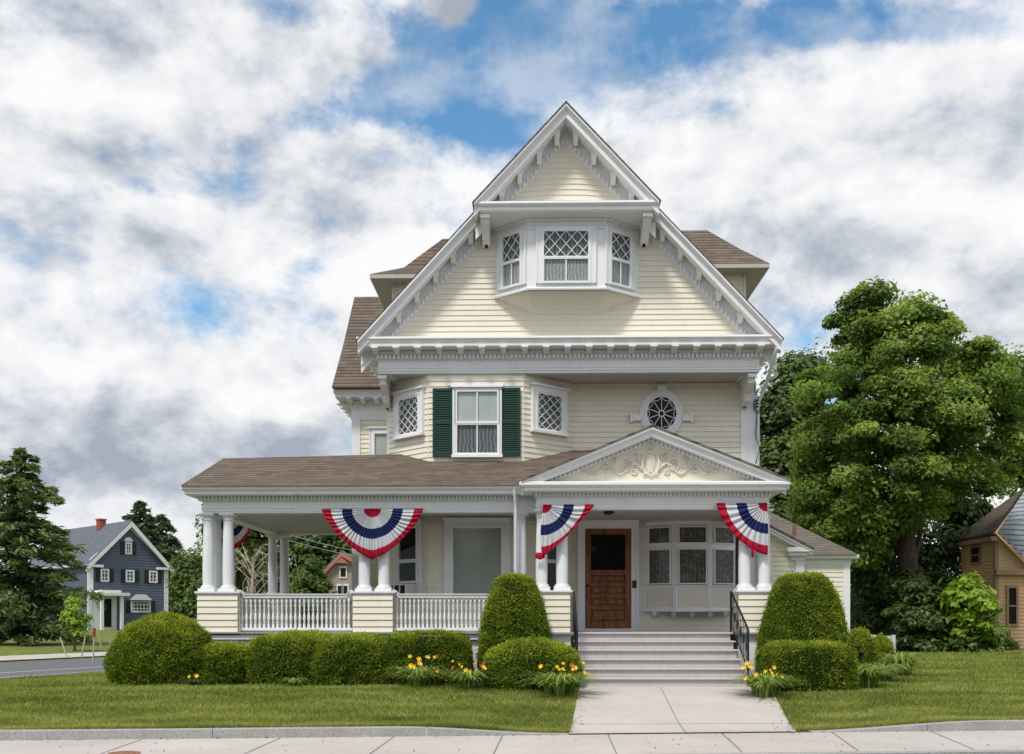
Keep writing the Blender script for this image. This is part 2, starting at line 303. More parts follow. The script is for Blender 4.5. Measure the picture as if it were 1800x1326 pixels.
# ------------------------------------------------------------------ mesh helpers
COL = scene.collection
class MB:
    def __init__(s): s.v = []; s.f = []; s.mi = []; s.M = None; s.cur = 0; s.sm = []
    def frame(s, M): s.M = M; return s
    def add(s, vs, fs, smooth=False):
        b = len(s.v)
        for p in vs:
            p = Vector(p); s.v.append(s.M @ p if s.M is not None else p)
        for f in fs: s.f.append([b+i for i in f]); s.mi.append(s.cur); s.sm.append(smooth)
    def box(s, x0, x1, y0, y1, z0, z1):
        if x0 > x1: x0, x1 = x1, x0
        if y0 > y1: y0, y1 = y1, y0
        if z0 > z1: z0, z1 = z1, z0
        s.add([(x0, y0, z0), (x1, y0, z0), (x1, y1, z0), (x0, y1, z0), (x0, y0, z1), (x1, y0, z1), (x1, y1, z1), (x0, y1, z1)],
              [(0, 3, 2, 1), (4, 5, 6, 7), (0, 1, 5, 4), (1, 2, 6, 5), (2, 3, 7, 6), (3, 0, 4, 7)])
    def poly(s, pts): s.add(pts, [tuple(range(len(pts)))])
    def prism(s, pts, y0, y1):
        """pts (x,z) polygon extruded in y"""
        n = len(pts); a = sum(pts[i][0]*pts[(i+1) % n][1]-pts[(i+1) % n][0]*pts[i][1] for i in range(n))
        if a < 0: pts = pts[::-1]
        if y0 > y1: y0, y1 = y1, y0
        vs = [(x, y0, z) for x, z in pts]+[(x, y1, z) for x, z in pts]
        fs = [tuple(range(n)), tuple(range(2*n-1, n-1, -1))]+[(i, n+i, n+(i+1) % n, (i+1) % n) for i in range(n)]
        s.add(vs, fs)
    def prismx(s, pts, x0, x1):
        """pts (y,z) polygon extruded in x"""
        n = len(pts); a = sum(pts[i][0]*pts[(i+1) % n][1]-pts[(i+1) % n][0]*pts[i][1] for i in range(n))
        if a < 0: pts = pts[::-1]
        if x0 > x1: x0, x1 = x1, x0
        vs = [(x1, y, z) for y, z in pts]+[(x0, y, z) for y, z in pts]
        s.add(vs, [tuple(range(n)), tuple(range(2*n-1, n-1, -1))]+[(i, n+i, n+(i+1) % n, (i+1) % n) for i in range(n)])
    def prismz(s, pts, z0, z1, z1f=None):
        n = len(pts); a = sum(pts[i][0]*pts[(i+1) % n][1]-pts[(i+1) % n][0]*pts[i][1] for i in range(n))
        if a < 0: pts = pts[::-1]
        vs = [(x, y, z0) for x, y in pts]+[(x, y, z1) for x, y in pts]
        s.add(vs, [tuple(range(n-1, -1, -1)), tuple(range(n, 2*n))]+[(i, (i+1) % n, n+(i+1) % n, n+i) for i in range(n)])
    def lathe(s, c, prof, n=16, caps=True):
        vs = []; fs = []
        for r, z in prof:
            for i in range(n):
                a = 2*math.pi*i/n; vs.append((c[0]+r*math.cos(a), c[1]+r*math.sin(a), c[2]+z))
        for k in range(len(prof)-1):
            for i in range(n):
                j = (i+1) % n; fs.append((k*n+i, k*n+j, (k+1)*n+j, (k+1)*n+i))
        s.add(vs, fs, True)
        if caps:
            s.add(vs[:n], [tuple(range(n-1, -1, -1))]); s.add(vs[-n:], [tuple(range(n))])
    def tube(s, pts, rad, n=8, caps=True):
        pts = [Vector(p) for p in pts]; k = len(pts)
        rad = [rad]*k if isinstance(rad, (int, float)) else rad
        vs = []; prev = None
        for i, p in enumerate(pts):
            d = (pts[min(i+1, k-1)]-pts[max(i-1, 0)]).normalized()
            if prev is None:
                a = d.cross(Vector((0, 0, 1)));
                if a.length < .05: a = d.cross(Vector((0, 1, 0)))
            else: a = prev-d*prev.dot(d)
            a.normalize(); prev = a; b = d.cross(a)
            for j in range(n):
                t = 2*math.pi*j/n; vs.append(p+(a*math.cos(t)+b*math.sin(t))*rad[i])
        fs = [(i*n+j, i*n+(j+1) % n, (i+1)*n+(j+1) % n, (i+1)*n+j) for i in range(k-1) for j in range(n)]
        s.add(vs, fs, True)
        if caps: s.add(vs[:n], [tuple(range(n-1, -1, -1))]); s.add(vs[-n:], [tuple(range(n))])
    def molding(s, path, prof, closed=False):
        """path (x,y) left->right, outward = right-hand side; prof [(out,z)]"""
        n = len(path); offs = []
        for i in range(n):
            ns = []
            for a, b in ((i-1, i), (i, i+1)):
                if closed: a %= n; b %= n
                if a < 0 or b >= n: continue
                d = Vector((path[b][0]-path[a][0], path[b][1]-path[a][1]))
                if d.length < 1e-6: continue
                d.normalize(); ns.append(Vector((d.y, -d.x)))
            o = ns[0] if len(ns) == 1 else (ns[0]+ns[1])/(1+ns[0].dot(ns[1]))
            offs.append(o)
        m = len(prof); vs = [(path[i][0]+offs[i].x*o, path[i][1]+offs[i].y*o, z) for i in range(n) for o, z in prof]
        fs = []
        for i in range(n if closed else n-1):
            k = (i+1) % n
            for j in range(m): fs.append((i*m+j, i*m+(j+1) % m, k*m+(j+1) % m, k*m+j))
        s.add(vs, fs)
        if not closed: s.add(vs[:m], [tuple(range(m))]); s.add(vs[-m:], [tuple(range(m-1, -1, -1))])
    def rake(s, p0, p1, prof):
        """extrude (out(-y), dz) profile from p0 to p1 with plumb ends"""
        m = len(prof); vs = [(p[0], p[1]-o, p[2]+z) for p in (p0, p1) for o, z in prof]
        s.add(vs, [(j, (j+1) % m, m+(j+1) % m, m+j) for j in range(m)]+[tuple(range(m-1, -1, -1)), tuple(range(m, 2*m))])
    def bar(s, a, b, wid, d0, d1):
        """flat bar in local xz plane from a to b, width wid, y from d0 to d1"""
        a = Vector(a); b = Vector(b); d = (b-a).normalized(); n = Vector((-d.y, d.x))*wid/2
        s.prism([(a.x+n.x, a.y+n.y), (b.x+n.x, b.y+n.y), (b.x-n.x, b.y-n.y), (a.x-n.x, a.y-n.y)], d0, d1)
    def build(s, name, mat, parent=None, bevel=0):
        me = bpy.data.meshes.new(name); off = Vector((0, 0, 0)); q = parent
        while q is not None: off += q.location; q = q.parent
        me.from_pydata([v-off for v in s.v], [], s.f); me.validate(clean_customdata=False)
        mats = mat if isinstance(mat, (list, tuple)) else [mat]
        for k in mats: me.materials.append(MATS[k])
        if len(me.polygons) == len(s.f):
            me.polygons.foreach_set('material_index', s.mi); me.polygons.foreach_set('use_smooth', s.sm)
        uv = me.uv_layers.new(name='UVMap'); Z = Vector((0, 0, 1)); data = []
        for p in me.polygons:
            n = p.normal; v = Z-n*n.dot(Z)
            if v.length < .15: v = Vector((0, 1, 0))-n*n.y
            v.normalize(); u = v.cross(n)
            for li in p.loop_indices:
                c = me.vertices[me.loops[li].vertex_index].co; data += [c.dot(u), c.dot(v)]
        uv.data.foreach_set('uv', data)
        o = bpy.data.objects.new(name, me); COL.objects.link(o)
        if parent is not None: o.parent = parent
        if bevel:
            b = o.modifiers.new('b', 'BEVEL'); b.width = bevel; b.segments = 2; b.limit_method = 'ANGLE'
        return o
def tag(o, label, cat, group=None):
    o['label'] = label; o['category'] = cat
    if group: o['group'] = group
    return o
def empty(name, loc, label, cat, group=None):
    o = bpy.data.objects.new(name, None); COL.objects.link(o); o.location = loc; o.empty_display_size = .2
    return tag(o, label, cat, group)
def struct(o): o['kind'] = 'structure'; return o
def inst(src, loc, parent, rz=0):
    o = src.copy(); COL.objects.link(o); o.parent = parent; o.location = loc; o.rotation_euler = (0, 0, rz)
    for ch in src.children:
        c = ch.copy(); COL.objects.link(c); c.parent = o
    return o
def facing(A, B, z=0):
    """frame: x along A->B, y into the wall, z up"""
    d = Vector((B[0]-A[0], B[1]-A[1], 0)).normalized(); n = Vector((-d.y, d.x, 0))
    return Matrix(((d.x, n.x, 0, A[0]), (d.y, n.y, 0, A[1]), (0, 0, 1, z), (0, 0, 0, 1)))
def clipz(poly, z, keep_above):
    out = []
    for i in range(len(poly)):
        a, b = poly[i], poly[(i+1) % len(poly)]
        ia = (a[1] >= z) == keep_above or a[1] == z; ib = (b[1] >= z) == keep_above or b[1] == z
        if ia: out.append(a)
        if ia != ib:
            t = (z-a[1])/(b[1]-a[1]); out.append((a[0]+t*(b[0]-a[0]), z))
    return out
def siding(mb, poly, pitch=.105, lip=.016, z_start=None):
    """clapboards over a convex local (x,z) polygon on the plane y=0"""
    zs = [p[1] for p in poly]; z = min(zs) if z_start is None else z_start
    mb.add([(x, 0, zz) for x, zz in poly], [tuple(range(len(poly)))])
    while z < max(zs)-1e-4:
        q = clipz(clipz(poly, z, True), z+pitch, False) if z+pitch < max(zs) else clipz(poly, z, True)
        q2 = [p for i, p in enumerate(q) if (abs(p[0]-q[i-1][0])+abs(p[1]-q[i-1][1])) > 1e-5]
        if len(q2) >= 3:
            mb.add([(x, -lip*(1-(zz-z)/pitch)-.002, zz) for x, zz in q2], [tuple(range(len(q2)))])
            xs = [p[0] for p in q2 if abs(p[1]-z) < 1e-4]
            if xs and max(xs)-min(xs) > .01:
                mb.add([(min(xs), -lip-.002, z), (max(xs), -lip-.002, z), (max(xs), 0, z), (min(xs), 0, z)], [(0, 3, 2, 1)])
        z += pitch
def dentils(mb, p0, p1, wid=.035, step=.07, h=.06, dep=.05):
    """tooth row along p0->p1 (world), projecting to -normal side of run"""
    p0 = Vector(p0); p1 = Vector(p1); d = p1-p0; L = Vector((d.x, d.y, 0)).length; n = int(L/step)
    hd = Vector((d.x, d.y, 0)).normalized(); out = Vector((hd.y, -hd.x, 0)); sl = d.z/L
    for i in range(n):
        t = (i+.25)*L/n; a = p0+hd*t+Vector((0, 0, sl*t)); b = a+hd*wid+Vector((0, 0, sl*wid)); up = Vector((0, 0, h)); o = out*dep
        vs = [a, b, b+up, a+up, a+o, b+o, b+up+o, a+up+o]
        mb.add(vs, [(0, 1, 2, 3), (4, 7, 6, 5), (0, 4, 5, 1), (1, 5, 6, 2), (2, 6, 7, 3), (3, 7, 4, 0)])

# ------------------------------------------------------------------ terrain
ZS = -.35
K0 = G(0, 1302, ZS); K1 = G(1800, 1284, ZS)
ke = Vector((K1.x-K0.x, K1.y-K0.y)).normalized(); kn = Vector((-ke.y, ke.x))
def SF(x, y): d = Vector((x-K0.x, y-K0.y)); return d.dot(ke), d.dot(kn)
def SW(u, t): return (K0.x+ke.x*u+kn.x*t, K0.y+ke.y*u+kn.y*t)
def sst(x): x = max(0, min(1, x)); return x*x*(3-2*x)
RZ = -.22
rn0 = G(0, 1195, RZ); rn1 = G(185, 1182, RZ)
rd = Vector((.30, .954)).normalized(); rl = Vector((-rd.y, rd.x))    # road direction, left normal
RW = 6.6
def road_r(x, y): return Vector((x-rn0.x, y-rn0.y)).dot(rl)          # 0 at near edge, RW at far edge
uw0 = SF(*G(1003, 1292, ZS)[:2])[0]; uw1 = SF(*G(1410, 1289, ZS)[:2])[0]
def kerb_h(u):
    if u < uw0: return .105*sst((uw0-u)/2.2)
    if u > uw1: return .115*sst((u-uw1)/2.6)
    return 0
def zt(x, y):
    u, t = SF(x, y); r = road_r(x, y)
    tgt = RZ*(1-sst((abs(r-RW/2)-RW/2-.4)/4.5))
    tgt += .75*sst((r-RW-2)/42)
    if r < 0: tgt += .25*sst((y-25)/40)
    return (ZS+kerb_h(u))*(1-sst(t/3.9))+tgt*sst(t/3.9)
us = [-400, -250, -150, -90, -60, -45, -35]+[-30+.6*i for i in range(34)]+[-9.6+.3*i for i in range(90)]+[17.4+1.2*i for i in range(18)]+[40, 50, 65, 90, 150, 250, 400]
u_off = 0
ts = [.0]+[.08+.22*i for i in range(28)]+[6.4+.6*i for i in range(50)]+[37, 40, 44, 48, 54, 60, 70, 85, 100, 130, 170, 250, 400, 900]
mb = MB(); vs = []
for t in ts:
    for u in us:
        x, y = SW(u, t); z = zt(x, y)
        vs.append((x, y, z))
nu = len(us)
mb.add(vs, [(j*nu+i, j*nu+i+1, (j+1)*nu+i+1, (j+1)*nu+i) for j in range(len(ts)-1) for i in range(nu-1)], True)
struct(mb.build('ground', 'lawn'))
# sidewalk slab, street kerb, street
SWW = 1.85
mb = MB(); a, b, c, d = SW(-60, 0), SW(80, 0), SW(80, -SWW), SW(-60, -SWW)
mb.prismz([a, d, c, b], ZS-.15, ZS); struct(mb.build('sidewalk', 'concrete'))
mb = MB(); mb.prismz([SW(-60, -SWW), SW(-60, -SWW-.13), SW(80, -SWW-.13), SW(80, -SWW)], ZS-.3, ZS-.004); struct(mb.build('street_kerb', 'granite'))
mb = MB(); q = [SW(-400, -SWW-.13), SW(-400, -60), SW(400, -60), SW(400, -SWW-.13)]; mb.prismz(q, ZS-.4, ZS-.16); struct(mb.build('street', 'asphalt'))
# walkway to the steps
wl = [(1026, 1205), (1021, 1235), (1013, 1262), (1002, 1294)]; wr = [(1312, 1205), (1340, 1234), (1374, 1264), (1414, 1292)]
def GT(px, py):
    z = -.1
    for _ in range(12):
        p = G(px, py, z); z = zt(p.x, p.y)
    return p
def draped(name, L, Rr, mat, dz, nseg=10, ncross=14):
    mb = MB(); rows = []
    for k in range(len(L)-1):
        for i in range(nseg + (k == len(L)-2)):
            f = i/nseg; a = L[k]*(1-f)+L[k+1]*f; b = Rr[k]*(1-f)+Rr[k+1]*f; rows.append((a, b))
    vs = []
    for a, b in rows:
        for j in range(ncross+1):
            p = a+(b-a)*j/ncross; vs.append((p.x, p.y, zt(p.x, p.y)+dz))
    m = ncross+1
    mb.add(vs, [(i*m+j+1, i*m+j, (i+1)*m+j, (i+1)*m+j+1) for i in range(len(rows)-1) for j in range(ncross)])
    return mb.build(name, mat)
WL = [GT(*p).xy for p in wl]; WR = [GT(*p).xy for p in wr]
WL = [Vector((p.x, p.y)) for p in WL]; WR = [Vector((p.x, p.y)) for p in WR]
WL[-1] = Vector(SW(SF(*WL[-1])[0], .0)); WR[-1] = Vector(SW(SF(*WR[-1])[0], .0))
WL.insert(0, WL[0]+Vector((-.02, .8))); WR.insert(0, WR[0]+Vector((-.1, .8)))
struct(draped('walkway', WL, WR, 'concrete', .014))
# expansion joints in the concrete: thin recess lines laid as dark strips
def joint(mb, p0, p1, wid, zf):
    p0 = Vector(p0[:2]); p1 = Vector(p1[:2]); d = (p1-p0).normalized(); n = Vector((-d.y, d.x))*wid/2; k = 8
    for i in range(k):
        a = p0+(p1-p0)*i/k; b = p0+(p1-p0)*(i+1)/k
        q = [a+n, a-n, b-n, b+n]; mb.add([(v.x, v.y, zf(v.x, v.y)) for v in q], [(0, 1, 2, 3)])
mb = MB(); zs_ = lambda x, y: ZS+.004; zw_ = lambda x, y: zt(x, y)+.018
for (a, b) in (((690, 1297), (640, 1333)), ((880, 1299), (866, 1330)), ((1070, 1296), (1086, 1330)), ((1270, 1291), (1304, 1322)), ((492, 1298), (420, 1330)), ((250, 1300), (170, 1328)), ((1465, 1290), (1505, 1318)), ((1640, 1288), (1700, 1313))):
    pa = G(*a, ZS); pb = G(*b, ZS); ua, ta = SF(pa.x, pa.y); ub, tb = SF(pb.x, pb.y)
    k = (ub-ua)/(tb-ta) if abs(tb-ta) > .01 else 0
    joint(mb, SW(ua-ta*k*1, -.03), SW(ua+k*(-SWW+.03-ta), -SWW+.03), .012, zs_)
struct(mb.build('sidewalk_joint', 'joint'))
mb = MB(); joint(mb, GT(1160, 1210), GT(1207, 1291), .009, zw_); joint(mb, GT(1019, 1276), GT(1386, 1274), .009, zw_)
joint(mb, SW(SF(*WL[-1])[0], .01), SW(SF(*WR[-1])[0], .01), .010, zw_); joint(mb, GT(1022, 1236), GT(1338, 1234), .006, zw_); struct(mb.build('walkway_joint', 'joint'))
# granite edging along the lawn
def kerbstones(u0, u1, lens):
    u = u0; k = 0
    while u < u1-.05:
        L = min(lens[k % len(lens)], u1-u); k += 1; mb = MB(); n = 8; vs = []
        for i in range(n+1):
            uu = u+.004+(L-.008)*i/n; h = kerb_h(uu)+.012
            for t, z in ((-.002, ZS-.05), (-.002, ZS+h-.008), (.006, ZS+h), (.125, ZS+h), (.125, ZS-.05)):
                x, y = SW(uu, t+random.uniform(-.0015, .0015)); vs.append((x, y, z))
        fs = [(i*5+j, (i+1)*5+j, (i+1)*5+j+1, i*5+j+1) for i in range(n) for j in range(4)]
        mb.add(vs, fs); mb.add(vs[:5], [(0, 1, 2, 3, 4)]); mb.add(vs[-5:], [(4, 3, 2, 1, 0)])
        struct(mb.build('kerbstone', 'granite')); u += L
uj = SF(*G(750, 1290, ZS)[:2])[0]
kerbstones(-12, uj-5.2, [2.4]); kerbstones(uj-5.2, uj, [2.6]); kerbstones(uj, uw0-.02, [1.9]); kerbstones(uw1+.15, uw1+9, [1.55, 2.2])
# rusty utility plate at the sidewalk edge
pp = G(218, 1325, ZS); mb = MB(); mb.lathe((pp.x, pp.y, ZS), [(.17, .001), (.17, .008), (.15, .012), (.14, .007), (.05, .007), (.045, .012), (.001, .012)], 28)
tag(mb.build('utility_cover', 'rust'), 'round rusty utility cover set in the pale sidewalk', 'utility cover')
# side street
def strip(name, r0, r1, s0, s1, mat, dz, step=3.0):
    L = []; Rr = []; s = s0
    while s <= s1+.01:
        a = Vector((rn0.x, rn0.y))+rd*s; L.append(a+rl*r1); Rr.append(a+rl*r0); s += step
    return struct(draped(name, L, Rr, mat, dz, 1, 6))
strip('side_street', 0, RW, -7, 110, 'asphalt', .02)
strip('road_marking', RW*.28, RW*.28+.10, -7, 110, 'road_line', .026)
strip('side_street_kerb', -.14, -.01, -7, 110, 'granite', .05)
strip('far_kerb', RW+.01, RW+.15, -7, 110, 'granite', .09)
strip('far_sidewalk', RW+.9, RW+2.3, -7, 110, 'concrete', .05)
# mulch bed under the hedges
mb = MB(); bed = [(185, 1200), (300, 1203), (700, 1204), (840, 1209), (1028, 1218)]; vs = []
BD = [GT(*p) for p in bed]
for p in BD: vs.append((p.x, p.y, zt(p.x, p.y)+.012))
for p in BD: vs.append((p.x*1.0, -.2, zt(p.x, -.2)+.012))
n = len(bed); mb.add(vs, [(i, i+1, n+i+1, n+i) for i in range(n-1)])
bed = [(1313, 1216), (1400, 1211), (1510, 1206), (1600, 1170)]; BD = [GT(*p) for p in bed]; vs = []
for p in BD: vs.append((p.x, p.y, zt(p.x, p.y)+.012))
for p in BD: vs.append((p.x, max(p.y+.5, 3), zt(p.x, 2)+.012))
n = len(bed); mb.add(vs, [(i, i+1, n+i+1, n+i) for i in range(n-1)])
struct(mb.build('planting_bed', 'mulch'))

# ------------------------------------------------------------------ main house
house = empty('victorian_house', (.6, 2.2, 0), 'cream clapboard house with white trim, steep front gable and wide columned porch', 'house')
YW, YF, YP, YE = 2.2, 1.35, 0.0, -.5
FLOOR = .88
B0 = (PX(683, YW), YW); B1 = (PX(753, YF), YF); B2 = (PX(920, YF), YF); B3 = (PX(1007, YW), YW); RC = (PX(1326, YW), YW)
def W(A, B, px, py):
    d = ray(px, py); ex, ey = B[0]-A[0], B[1]-A[1]; L = math.hypot(ex, ey); ex /= L; ey /= L
    det = d[0]*(-ey)+ex*d[1]; rx, ry = A[0], A[1]-CY
    t = (rx*(-ey)+ex*ry)/det; u = (d[0]*ry-d[1]*rx)/det
    u = (d[0]*t-rx)*ex+(d[1]*t-ry)*ey
    return u, CZ+d[2]*t
def dist(A, B): return math.hypot(B[0]-A[0], B[1]-A[1])
def H(mb, name, mat, parent=None, **k): return mb.build(name, mat, parent or house, **k)
def newmb(M=None): m = MB(); m.M = M; return m

def wall(A, B, z0, z1, mat='siding_paint', pitch=.108, poly=None, name='wall', parent=None):
    mb = newmb(facing(A, B)); L = dist(A, B)
    siding(mb, poly or [(0, z0), (L, z0), (L, z1), (0, z1)], pitch); return H(mb, name, mat, parent)
SOF = 5.985
for A, B in ((B0, B1), (B1, B2), (B2, B3)): wall(A, B, FLOOR, SOF)
wall(B3, RC, FLOOR, SOF)
BACK = 12.0
wall(RC, (RC[0], BACK), 0, 6.4, pitch=.14); wall((RC[0], BACK), (B0[0], BACK), 0, 6.4, pitch=.14)
WX = PX(620, 5.6); wall((B0[0], 5.62), B0, 0, 6.4, pitch=.14)
# corner boards
for c in (B1, B2):
    mb = newmb(); mb.lathe((c[0], c[1]+.006, FLOOR), [(.022, 0), (.022, SOF-FLOOR)], 6); H(mb, 'corner_bead', 'siding_paint')
mb = newmb(); mb.box(PX(1302, YW), RC[0]+.03, YW-.035, YW+.12, FLOOR, SOF); H(mb, 'corner_board', 'trim_paint')
mb = newmb(); mb.box(B0[0]-.03, B0[0]+.06, YW-.02, YW+.1, FLOOR, SOF); H(mb, 'corner_board', 'trim_paint')

def pane_set(parent, M, u0, u1, z0, z1, back, lattice=None, muntin=0, y=-.02, sash=.045, lat_n=(3, 2), sashmat='trim_paint', d=0):
    """a sash: frame + pane + blind/curtain behind, all in the local wall frame"""
    mb = newmb(M); mb.box(u0+sash*.5, u1-sash*.5, y-.006, y, z0+sash*.5, z1-sash*.5); mb.build('blind' if 'shade' in back else ('curtain' if ('curtain' in back or back == 'lace') else 'dark_interior'), back, parent)
    mb = newmb(M); mb.box(u0+sash*.6, u1-sash*.6, y-.030, y-.026, z0+sash*.6, z1-sash*.6); mb.build('pane', 'glass', parent)
    mb = newmb(M); a, b = y-.055, y-.001
    mb.box(u0, u0+sash, a, b, z0, z1); mb.box(u1-sash, u1, a, b, z0, z1); mb.box(u0+sash, u1-sash, a, b, z0, z0+sash); mb.box(u0+sash, u1-sash, a, b, z1-sash, z1)
    for k in range(muntin):
        x = u0+(u1-u0)*(k+1)/(muntin+1); mb.box(x-.012, x+.012, y-.045, y-.032, z0+sash, z1-sash)
    if lattice:
        w = lattice; nx, nz = lat_n; X0, X1, Z0, Z1 = u0+sash*.8, u1-sash*.8, z0+sash*.8, z1-sash*.8
        px_, pz_ = (X1-X0)/nx, (Z1-Z0)/nz
        for sgn in (1, -1):
            for k in range(-nz-1, nx+nz+2):
                # line z = Z0 + sgn*(x - (X0 + k*px_))*pz_/px_
                pts = []
                sl = sgn*pz_/px_; xk = X0+k*px_
                for X in (X0, X1):
                    z = Z0+sl*(X-xk)
                    if Z0-1e-6 <= z <= Z1+1e-6: pts.append((X, z))
                for Zz in (Z0, Z1):
                    x = xk+(Zz-Z0)/sl
                    if X0-1e-6 <= x <= X1+1e-6: pts.append((x, Zz))
                if len(pts) >= 2:
                    a2 = min(pts); b2 = max(pts)
                    if math.hypot(a2[0]-b2[0], a2[1]-b2[1]) > .05: mb.bar(a2, b2, w, y-.048-(.004 if sgn > 0 else 0), y-.034)
    return mb.build('sash', sashmat, parent)
def casing(M, u0, u1, z0, z1, cw=.11, dep=.075, sill=True, head=.04, name='window', parent=None, mat='trim_paint', y0=0):
    mb = newmb(M); d = -dep+y0
    mb.box(u0-cw, u0, d, y0, z0, z1); mb.box(u1, u1+cw, d, y0, z0, z1); mb.box(u0-cw, u1+cw, d-.004, y0, z1, z1+cw)
    mb.box(u0-cw*.25, u0+.012, d-.015, y0, z0+.002, z1-.003); mb.box(u1-.012, u1+cw*.25, d-.015, y0, z0+.002, z1-.003); mb.box(u0-cw*.25, u1+cw*.25, d-.016, y0, z1-.012, z1+cw*.25)
    mb.box(u0-cw-.012, u0-cw+.018, d-.014, y0, z0, z1+cw-.003); mb.box(u1+cw-.018, u1+cw+.012, d-.014, y0, z0, z1+cw-.003)
    if head: mb.box(u0-cw-.04, u1+cw+.04, d-.05, y0, z1+cw, z1+cw+head)
    if sill: mb.box(u0-cw-.03, u1+cw+.03, d-.05, y0, z0-.05, z0)
    return mb.build(name, mat, parent or house)
def winpx(A, B, x0, x1, y0, y1):
    """photo rectangle -> local window rectangle on wall A-B"""
    xm = (x0+x1)/2; u0 = W(A, B, x0, y0)[0]; u1 = W(A, B, x1, y0)[0]; z1 = W(A, B, xm, y0)[1]; z0 = W(A, B, xm, y1)[1]
    return u0, u1, z0, z1
# second floor: front window with shutters
M = facing(B1, B2); u0, u1, z0, z1 = winpx(B1, B2, 800, 878, 686, 801)
win = casing(M, u0, u1, z0, z1, .035, .07, head=.03); zm = W(B1, B2, 840, 746)[1]
pane_set(win, M, u0, u1, zm, z1, 'shade_white', muntin=1, y=-.03); pane_set(win, M, u0, u1, z0, zm+.02, 'curtain_grey', muntin=1)
mb = newmb(M); a = W(B1, B2, 787, 679); b = W(B1, B2, 886, 674); mb.box(a[0], b[0], -.05, 0, a[1], b[1]); mb.build('head_board', 'trim_paint', win)
def shutter(A, B, x0, x1, y0, y1):
    M = facing(A, B); u0, u1, z0, z1 = winpx(A, B, x0, x1, y0, y1); mb = newmb(M); st = .055
    mb.box(u0, u0+st, -.075, -.035, z0, z1); mb.box(u1-st, u1, -.075, -.035, z0, z1); zc = z0+(z1-z0)*.50
    for za, zb in ((z0, z0+.09), (z1-.06, z1), (zc-.035, zc+.035)): mb.box(u0+st, u1-st, -.073, -.037, za, zb)
    fr = mb.build('shutter', 'shutter_paint', house); mb = newmb(M)
    for za, zb in ((z0+.09, zc-.035), (zc+.035, z1-.06)):
        n = int((zb-za)/.042); h = (zb-za)/n
        for i in range(n):
            z = za+i*h; mb.add([(u0+st, -.070, z+.002), (u1-st, -.070, z+.002), (u1-st, -.042, z+h+.006), (u0+st, -.042, z+h+.006), (u0+st, -.062, z), (u1-st, -.062, z), (u1-st, -.034, z+h), (u0+st, -.034, z+h)],
                [(0, 1, 2, 3), (4, 7, 6, 5), (0, 4, 5, 1), (2, 6, 7, 3)])
    mb.build('louvre', 'shutter_paint', fr)
shutter(B1, B2, 761, 797, 684, 804); shutter(B1, B2, 879, 915, 683, 803)
# second floor lattice windows of the bay
for (A, B, x0, x1, y0, y1) in ((B0, B1, 703, 741, 698, 766), (B2, B3, 940, 986, 692, 760)):
    M = facing(A, B); u0, u1, z0, z1 = winpx(A, B, x0, x1, y0, y1); win = casing(M, u0, u1, z0, z1, .10, .07)
    pane_set(win, M, u0, u1, z0, z1, 'curtain_grey', lattice=.012, lat_n=(3, 4))
# first floor bay windows
M = facing(B1, B2); u0, u1, z0, z1 = winpx(B1, B2, 794, 884, 926, 1050)
win = casing(M, u0, u1, z0, z1, .13, .07, mat='trim_paint'); pane_set(win, M, u0, u1, z0, z1, 'shade_grey', sash=.035)
M = facing(B0, B1); u0, u1, z0, z1 = winpx(B0, B1, 703, 738, 926, 1049); win = casing(M, u0, u1, z0, z1, .08, .07)
zm = z0+(z1-z0)*.50; pane_set(win, M, u0, u1, zm, z1, 'room_dark'); pane_set(win, M, u0, u1, z0+.27, zm+.02, 'room_dark')
acM = M; acu = (u0+.02, u1-.02, z0+.005, z0+.25)
M = facing(B2, B3); u0, u1, z0, z1 = winpx(B2, B3, 950, 978, 926, 1050); win = casing(M, u0, u1, z0, z1, .08, .07)
zm = z0+(z1-z0)*.5; pane_set(win, M, u0, u1, zm, z1, 'room_dark'); pane_set(win, M, u0, u1, z0, zm+.02, 'room_dark')
# air conditioner sitting in the first-floor window
ac = empty('window_air_conditioner', tuple(acM @ Vector((acu[0], 0, acu[2]))), 'beige window air conditioner in the porch window behind the red, white and blue bunting', 'air conditioner')
mb = newmb(acM); mb.box(acu[0], acu[1], -.34, -.07, acu[2], acu[3]); mb.build('body', 'ac_plastic', ac, bevel=.01)
mb = newmb(acM); w_ = acu[1]-acu[0]
for k in range(3): mb.box(acu[0]+w_*(.08+.31*k), acu[0]+w_*(.30+.31*k), -.346, -.338, acu[2]+.03, acu[3]-.03)
mb.build('grille', 'dark_gap', ac)
# oval window
oc = W(B3, RC, 1162.5, 728); M = facing(B3, RC)
ORX, ORZ = 38/85., 42/85.
mb = newmb(M); n = 56
def ring(mb, rx0, rz0, rx1, rz1, y0, y1, n=56, c=oc):
    vs = []
    for i in range(n):
        t = 2*math.pi*i/n; ct, st = math.cos(t), math.sin(t)
        for rx, rz, y in ((rx0, rz0, y1), (rx0, rz0, y0), (rx1, rz1, y0), (rx1, rz1, y1)): vs.append((c[0]+rx*ct, y, c[1]+rz*st))
    fs = [(i*4+j, ((i+1) % n)*4+j, ((i+1) % n)*4+j+1, i*4+j+1) for i in range(n) for j in range(3)]
    mb.add(vs, fs)
ring(mb, ORX, ORZ, ORX-.04, ORZ-.04, -.055, 0); ring(mb, ORX-.03, ORZ-.03, .34, .38, -.075, 0); ring(mb, .35, .39, .30, .34, -.095, 0)
oval = mb.build('oval_window', 'trim_paint', house)
mb = newmb(M)
mb.add([(oc[0], -.02, oc[1])]+[(oc[0]+.33*math.cos(2*math.pi*i/40), -.02, oc[1]+.37*math.sin(2*math.pi*i/40)) for i in range(40)], [(0, 1+i, 1+(i+1) % 40) for i in range(40)])
mb.build('dark_interior', 'room_dark', oval)
mb = newmb(M)
